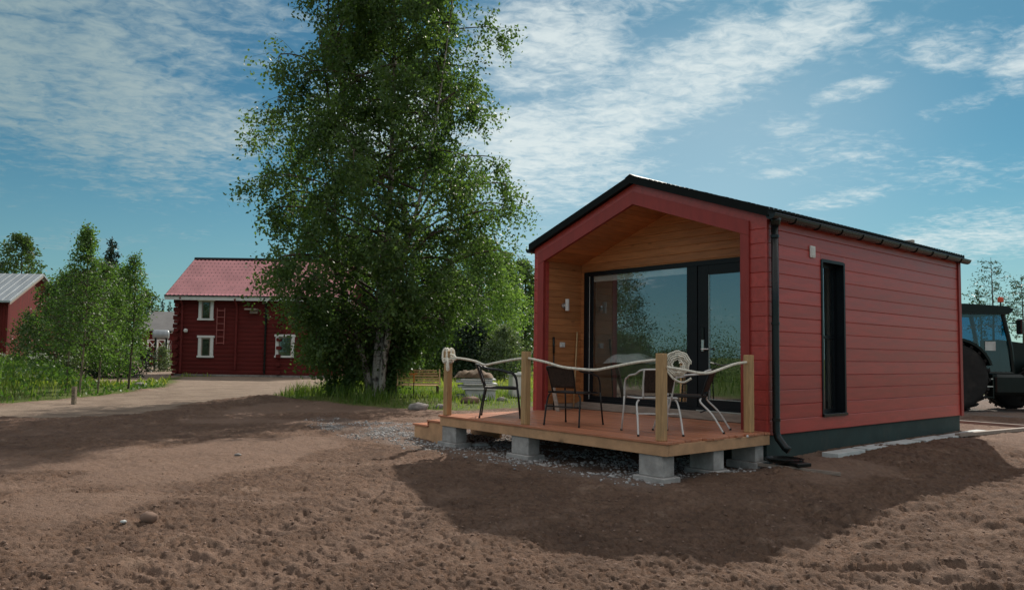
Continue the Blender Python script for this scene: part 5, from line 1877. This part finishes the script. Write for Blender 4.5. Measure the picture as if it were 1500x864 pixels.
# pale boards stacked on the lawn, with a canvas on top
p = at(696, 588)
bs = empty('board_stack', (p.x, p.y, 0), .08, 'stack of pale boards and panels on the lawn behind the left chair', 'board stack')
zz_ = .06
for k, (x0, x1, y0, y1, hh, mm) in enumerate(((-.28, .55, -.3, .5, .27, 'foam'), (-.38, .58, -.35, .55, .06, 'white'), (-.5, .50, -.3, .5, .05, 'foam'), (-.34, .60, -.38, .48, .05, 'white'), (-.55, .46, -.32, .55, .05, 'foam'), (-.42, .56, -.3, .5, .045, 'white'))):
    MB().box(x0, x1, y0, y1, zz_, zz_ + hh, .006).build('panel', M[mm], bs)
    zz_ += hh + .012
MB().box(-.24, -.12, -.28, .48, -.05, .058).box(.38, .5, -.28, .48, -.05, .058).build('bearer', M['dark_bark'], bs)
cv = MB()
nx_, ny_ = 22, 12
for i in range(nx_):
    for j in range(ny_):
        u_, v_ = i / (nx_ - 1) * 2 - 1, j / (ny_ - 1) * 2 - 1
        hgt_ = .20 * max(0, (1 - u_ * u_)) ** .6 * max(0, (1 - v_ * v_)) ** .6
        wr = .035 * math.sin(7 * u_ + 3 * v_) * (1 - abs(v_)) + .025 * math.sin(13 * u_ - 6 * v_)
        cv.v.append((u_ * .55 - .05, v_ * .42 + .1, zz_ + .02 + hgt_ + wr * (hgt_ > .05)))
for i in range(nx_ - 1):
    for j in range(ny_ - 1):
        a_ = i * ny_ + j
        cv.f.append((a_, a_ + ny_, a_ + ny_ + 1, a_ + 1))
co_ = cv.build('canvas', M['tarp'], None, True, 'crumpled brown canvas heaped on the stack of pale boards', 'canvas')
co_.location = (p.x, p.y, 0)
p = at(760, 582)
bx_ = empty('white_crate', (p.x, p.y, 0), .25, 'grey white box standing on the lawn behind the middle deck post', 'box')
hb = at_depth(760, 545, p.y).z
MB().box(-.28, .28, -.25, .25, .02, hb - .12, .02).build('body', M['white'], bx_)
MB().box(-.31, .31, -.28, .28, hb - .118, hb - .04, .02).build('lid', M['foam'], bx_)
MB().box(-.05, .05, -.06, .06, hb - .039, hb + .01, .01).build('cap', M['white'], bx_)


def boulder(px, py, s, label, m='rock', seed=0, group=None, cat='stone', sq=.6):
    r = np.random.default_rng(seed)
    p = at(px, py)
    V = ICO.copy()
    F_ = [tuple(f) for f in ICOF]
    # one subdivision
    mid_, vs, out = {}, [tuple(v) for v in V], []
    def mp_(a, b):
        k_ = (min(a, b), max(a, b))
        if k_ not in mid_:
            q = (np.array(vs[a]) + np.array(vs[b])) / 2
            vs.append(tuple(q / np.linalg.norm(q)))
            mid_[k_] = len(vs) - 1
        return mid_[k_]
    for (a, b, c) in F_:
        ab, bc, ca = mp_(a, b), mp_(b, c), mp_(c, a)
        out += [(a, ab, ca), (b, bc, ab), (c, ca, bc), (ab, bc, ca)]
    vv = np.array(vs) * r.uniform(.78, 1.15, (len(vs), 1)) * np.array([s * 1.25, s, s * sq])
    me = np_mesh('stone', vv, np.array(out))
    o = link_mesh('stone' if cat == 'stone' else 'clod', me, M[m])
    o.location = (p.x, p.y, float(ground_h(p.x, p.y)) + s * sq * .35)
    return tag(o, label, cat, group)


boulder(612, 603, .20, 'flat grey stone at the grass edge left of the steps', 'rock', 1)
boulder(648, 600, .14, 'small stone beside the first deck post at the grass edge', 'rock', 2)
boulder(690, 594, .22, 'dark earth lump on the lawn below the board stack', 'clod', 3, None, 'clod')
boulder(676, 588, .16, 'pale flat stone at the left foot of the board stack', 'foam', 4)
boulder(735, 590, .13, 'grey stone on the lawn under the left chair', 'rock', 5)
boulder(205, 566, .20, 'pale stone at the roadside near the saplings', 'rock', 6)
boulder(219, 757, .055, 'dark clod standing up from the soil in the left foreground', 'clod', 7, None, 'clod', .9)
boulder(181, 761, .022, 'small white pebble left of the dark clod in the foreground', 'foam', 8)
boulder(348, 668, .035, 'pale pebble on the soil in the middle distance', 'rock', 9)
boulder(703, 649, .14, 'flat pale stone under the front edge of the deck', 'foam', 10, sq=.3)

# ------------------------------------------------------------------ tractor behind the cabin
td = 20.9
rw = at_depth(1396, 550, 20.0)
g = 0.0
tr = empty('tractor', (rw.x, td, g), 0, 'dark green black tractor parked behind the right end of the cabin', 'tractor')


def wheel(x, y, r, wdt, name='wheel'):
    o = MB().lathe((x, y, r), [(r * .55, -wdt / 2), (r * .80, -wdt / 2 - .02), (r * .93, -wdt / 2 + .01), (r * .96, -wdt / 4), (r * .96, wdt / 4), (r * .93, wdt / 2 - .01), (r * .80, wdt / 2 + .02), (r * .55, wdt / 2)], 36, 'y').build(name, M['rubber'], tr, True)
    lg = MB()
    nl = 22
    for k in range(nl):
        for s in (-1, 1):
            a = 2 * math.pi * (k + (.5 if s > 0 else 0)) / nl
            vs = []
            for (yy, da) in ((0.0, 0.0), (s * wdt * .5, .22)):
                for rr in (r * .94, r * 1.0):
                    for dl in (-.04, .04):
                        aa_ = a + da + dl / r
                        vs.append((x + rr * math.cos(aa_), y + yy, r + rr * math.sin(aa_)))
            lg.add(vs, [(0, 1, 3, 2), (4, 6, 7, 5), (0, 4, 5, 1), (2, 3, 7, 6), (0, 2, 6, 4), (1, 5, 7, 3)])
    tag(lg.build('tyre_lugs', M['rubber'], o), kind='stuff')
    MB().lathe((x, y, r), [(.06, -wdt / 2 + .02), (r * .22, -wdt / 2 + .02), (r * .3, -wdt / 2 + .10), (r * .54, -wdt / 2 + .06), (r * .55, wdt / 2 - .06), (.06, wdt / 2 - .06)], 24, 'y').build('rim', M['tractor'], o, True)
    return o


# local x forward (to the right in the photograph), y away from the viewer
wheel(0, -.78, .92, .52)
wheel(0, .78, .92, .52)
wheel(2.55, -.78, .68, .45)
wheel(2.55, .78, .68, .45)
MB().box(-.45, 3.2, -.33, .33, .62, 1.02, .05).build('chassis', M['tractor'], tr)
MB().prism([(1.55, 1.0), (3.35, 1.0), (3.42, 1.35), (3.2, 1.72), (1.55, 1.92)], 'y', -.42, .42).build('bonnet', M['tractor'], tr)
for s in (-1, 1):
    pts_ = [(.98 * math.cos(a), .92 + 1.02 * math.sin(a)) for a in np.linspace(.32, 2.6, 14)]
    pin = [(.92 * math.cos(a), .92 + .95 * math.sin(a)) for a in np.linspace(2.6, .32, 14)]
    MB().prism(pts_ + pin, 'y', s * .79 - .31, s * .79 + .31).build('fender', M['tractor'], tr)
# cab
cabf = MB()
for s in (-1, 1):
    y_ = s * .72
    cabf.tube([(1.72, y_, 1.0), (1.66, y_, 1.7), (1.48, y_ * .97, 2.62)], .055, 6)
    cabf.tube([(.32, y_, 1.25), (.20, y_, 1.8), (.16, y_ * .97, 2.62)], .045, 6)
    cabf.tube([(-.50, y_, 1.75), (-.52, y_ * .97, 2.62)], .05, 6)
    cabf.tube([(-.5, y_, 1.75), (.3, y_, 1.72)], .04, 6)
    cabf.tube([(.35, y_, 1.02), (1.7, y_, 1.02)], .05, 6)
cabf.box(.28, 1.74, -.74, .74, .78, 1.0, .03)
cab_o = cabf.build('cab_frame', M['tractor'], tr)
MB().prism([(-.66, 2.64), (1.62, 2.62), (1.70, 2.70), (1.58, 2.80), (.4, 2.86), (-.6, 2.82), (-.72, 2.74)], 'y', -.82, .82).build('cab_roof', M['tractor'], tr)
MB().box(-.62, 1.6, -.80, .80, 2.585, 2.635).build('roof_lining', M['black_metal'], tr)
for s in (-1, 1):
    MB().add([(.36, s * .715, 1.05), (1.66, s * .715, 1.05), (1.46, s * .70, 2.6), (.22, s * .70, 2.6), (.36, s * .709, 1.05), (1.66, s * .709, 1.05), (1.46, s * .694, 2.6), (.22, s * .694, 2.6)],
             [(0, 1, 2, 3), (7, 6, 5, 4), (0, 4, 5, 1), (1, 5, 6, 2), (2, 6, 7, 3), (3, 7, 4, 0)]).build('door_glass', M['tractor_glass'], tr)
    MB().add([(-.48, s * .715, 1.8), (.16, s * .715, 1.78), (.12, s * .70, 2.6), (-.48, s * .70, 2.6), (-.48, s * .709, 1.8), (.16, s * .709, 1.78), (.12, s * .694, 2.6), (-.48, s * .694, 2.6)],
             [(0, 1, 2, 3), (7, 6, 5, 4), (0, 4, 5, 1), (1, 5, 6, 2), (2, 6, 7, 3), (3, 7, 4, 0)]).build('side_glass', M['tractor_glass'], tr)
MB().add([(1.70, -.66, 1.72), (1.70, .66, 1.72), (1.50, .64, 2.6), (1.50, -.64, 2.6), (1.694, -.66, 1.72), (1.694, .66, 1.72), (1.494, .64, 2.6), (1.494, -.64, 2.6)],
         [(0, 1, 2, 3), (7, 6, 5, 4), (0, 4, 5, 1), (1, 5, 6, 2), (2, 6, 7, 3), (3, 7, 4, 0)]).build('windscreen', M['tractor_glass'], tr)
sb = MB().box(-.12, .42, -.28, .28, 1.25, 1.40, .05).box(-.22, -.08, -.27, .27, 1.40, 2.02, .05).build('driver_seat', M['black_metal'], tr)
MB().lathe((0, 0, 0), [(.17, 0), (.19, .01), (.19, .03), (.17, .04)], 18).tube([(0, 0, .02), (.10, 0, -.55)], .03, 6).build('steering_wheel', M['black_metal'], tr).location = (.92, 0, 1.78)
MB().box(.98, 1.26, -.722, -.718, 1.62, 1.86).build('door_notice', M['foam'], tr)
stp = MB()
for z_ in (.38, .66, .86):
    stp.box(.55, 1.0, -.98, -.74, z_, z_ + .035)
stp.box(.52, .55, -.97, -.75, .36, 1.0).box(1.0, 1.03, -.97, -.75, .36, 1.0)
so_ = stp.build('step_ladder', M['tractor'], tr)
for z_ in (.66, .86):
    MB().box(.55, 1.0, -.985, -.981, z_ + .002, z_ + .03).build('tread_edge', M['steel'], so_)
MB().box(1.05, 1.95, -.95, -.45, .45, 1.0, .08).build('fuel_tank', M['tractor'], tr)
MB().tube([(1.62, -.6, 2.82), (1.62, -.6, 2.92)], .02, 6).build('beacon_stem', M['black_metal'], tr).location = (-.12, 0, 0)
MB().lathe((1.50, -.6, 2.92), [(.06, 0), (.075, .01), (.072, .11), (.05, .14)], 14).build('beacon', M['beacon'], tr)
for (x_, y_) in ((1.72, -1.0),):
    MB().tube([(1.60, -.74, 2.35), (x_, y_, 2.35)], .018, 6).box(x_ - .03, x_ + .03, y_ - .12, y_ + .1, 2.05, 2.45, .02).build('mirror', M['black_metal'], tr)
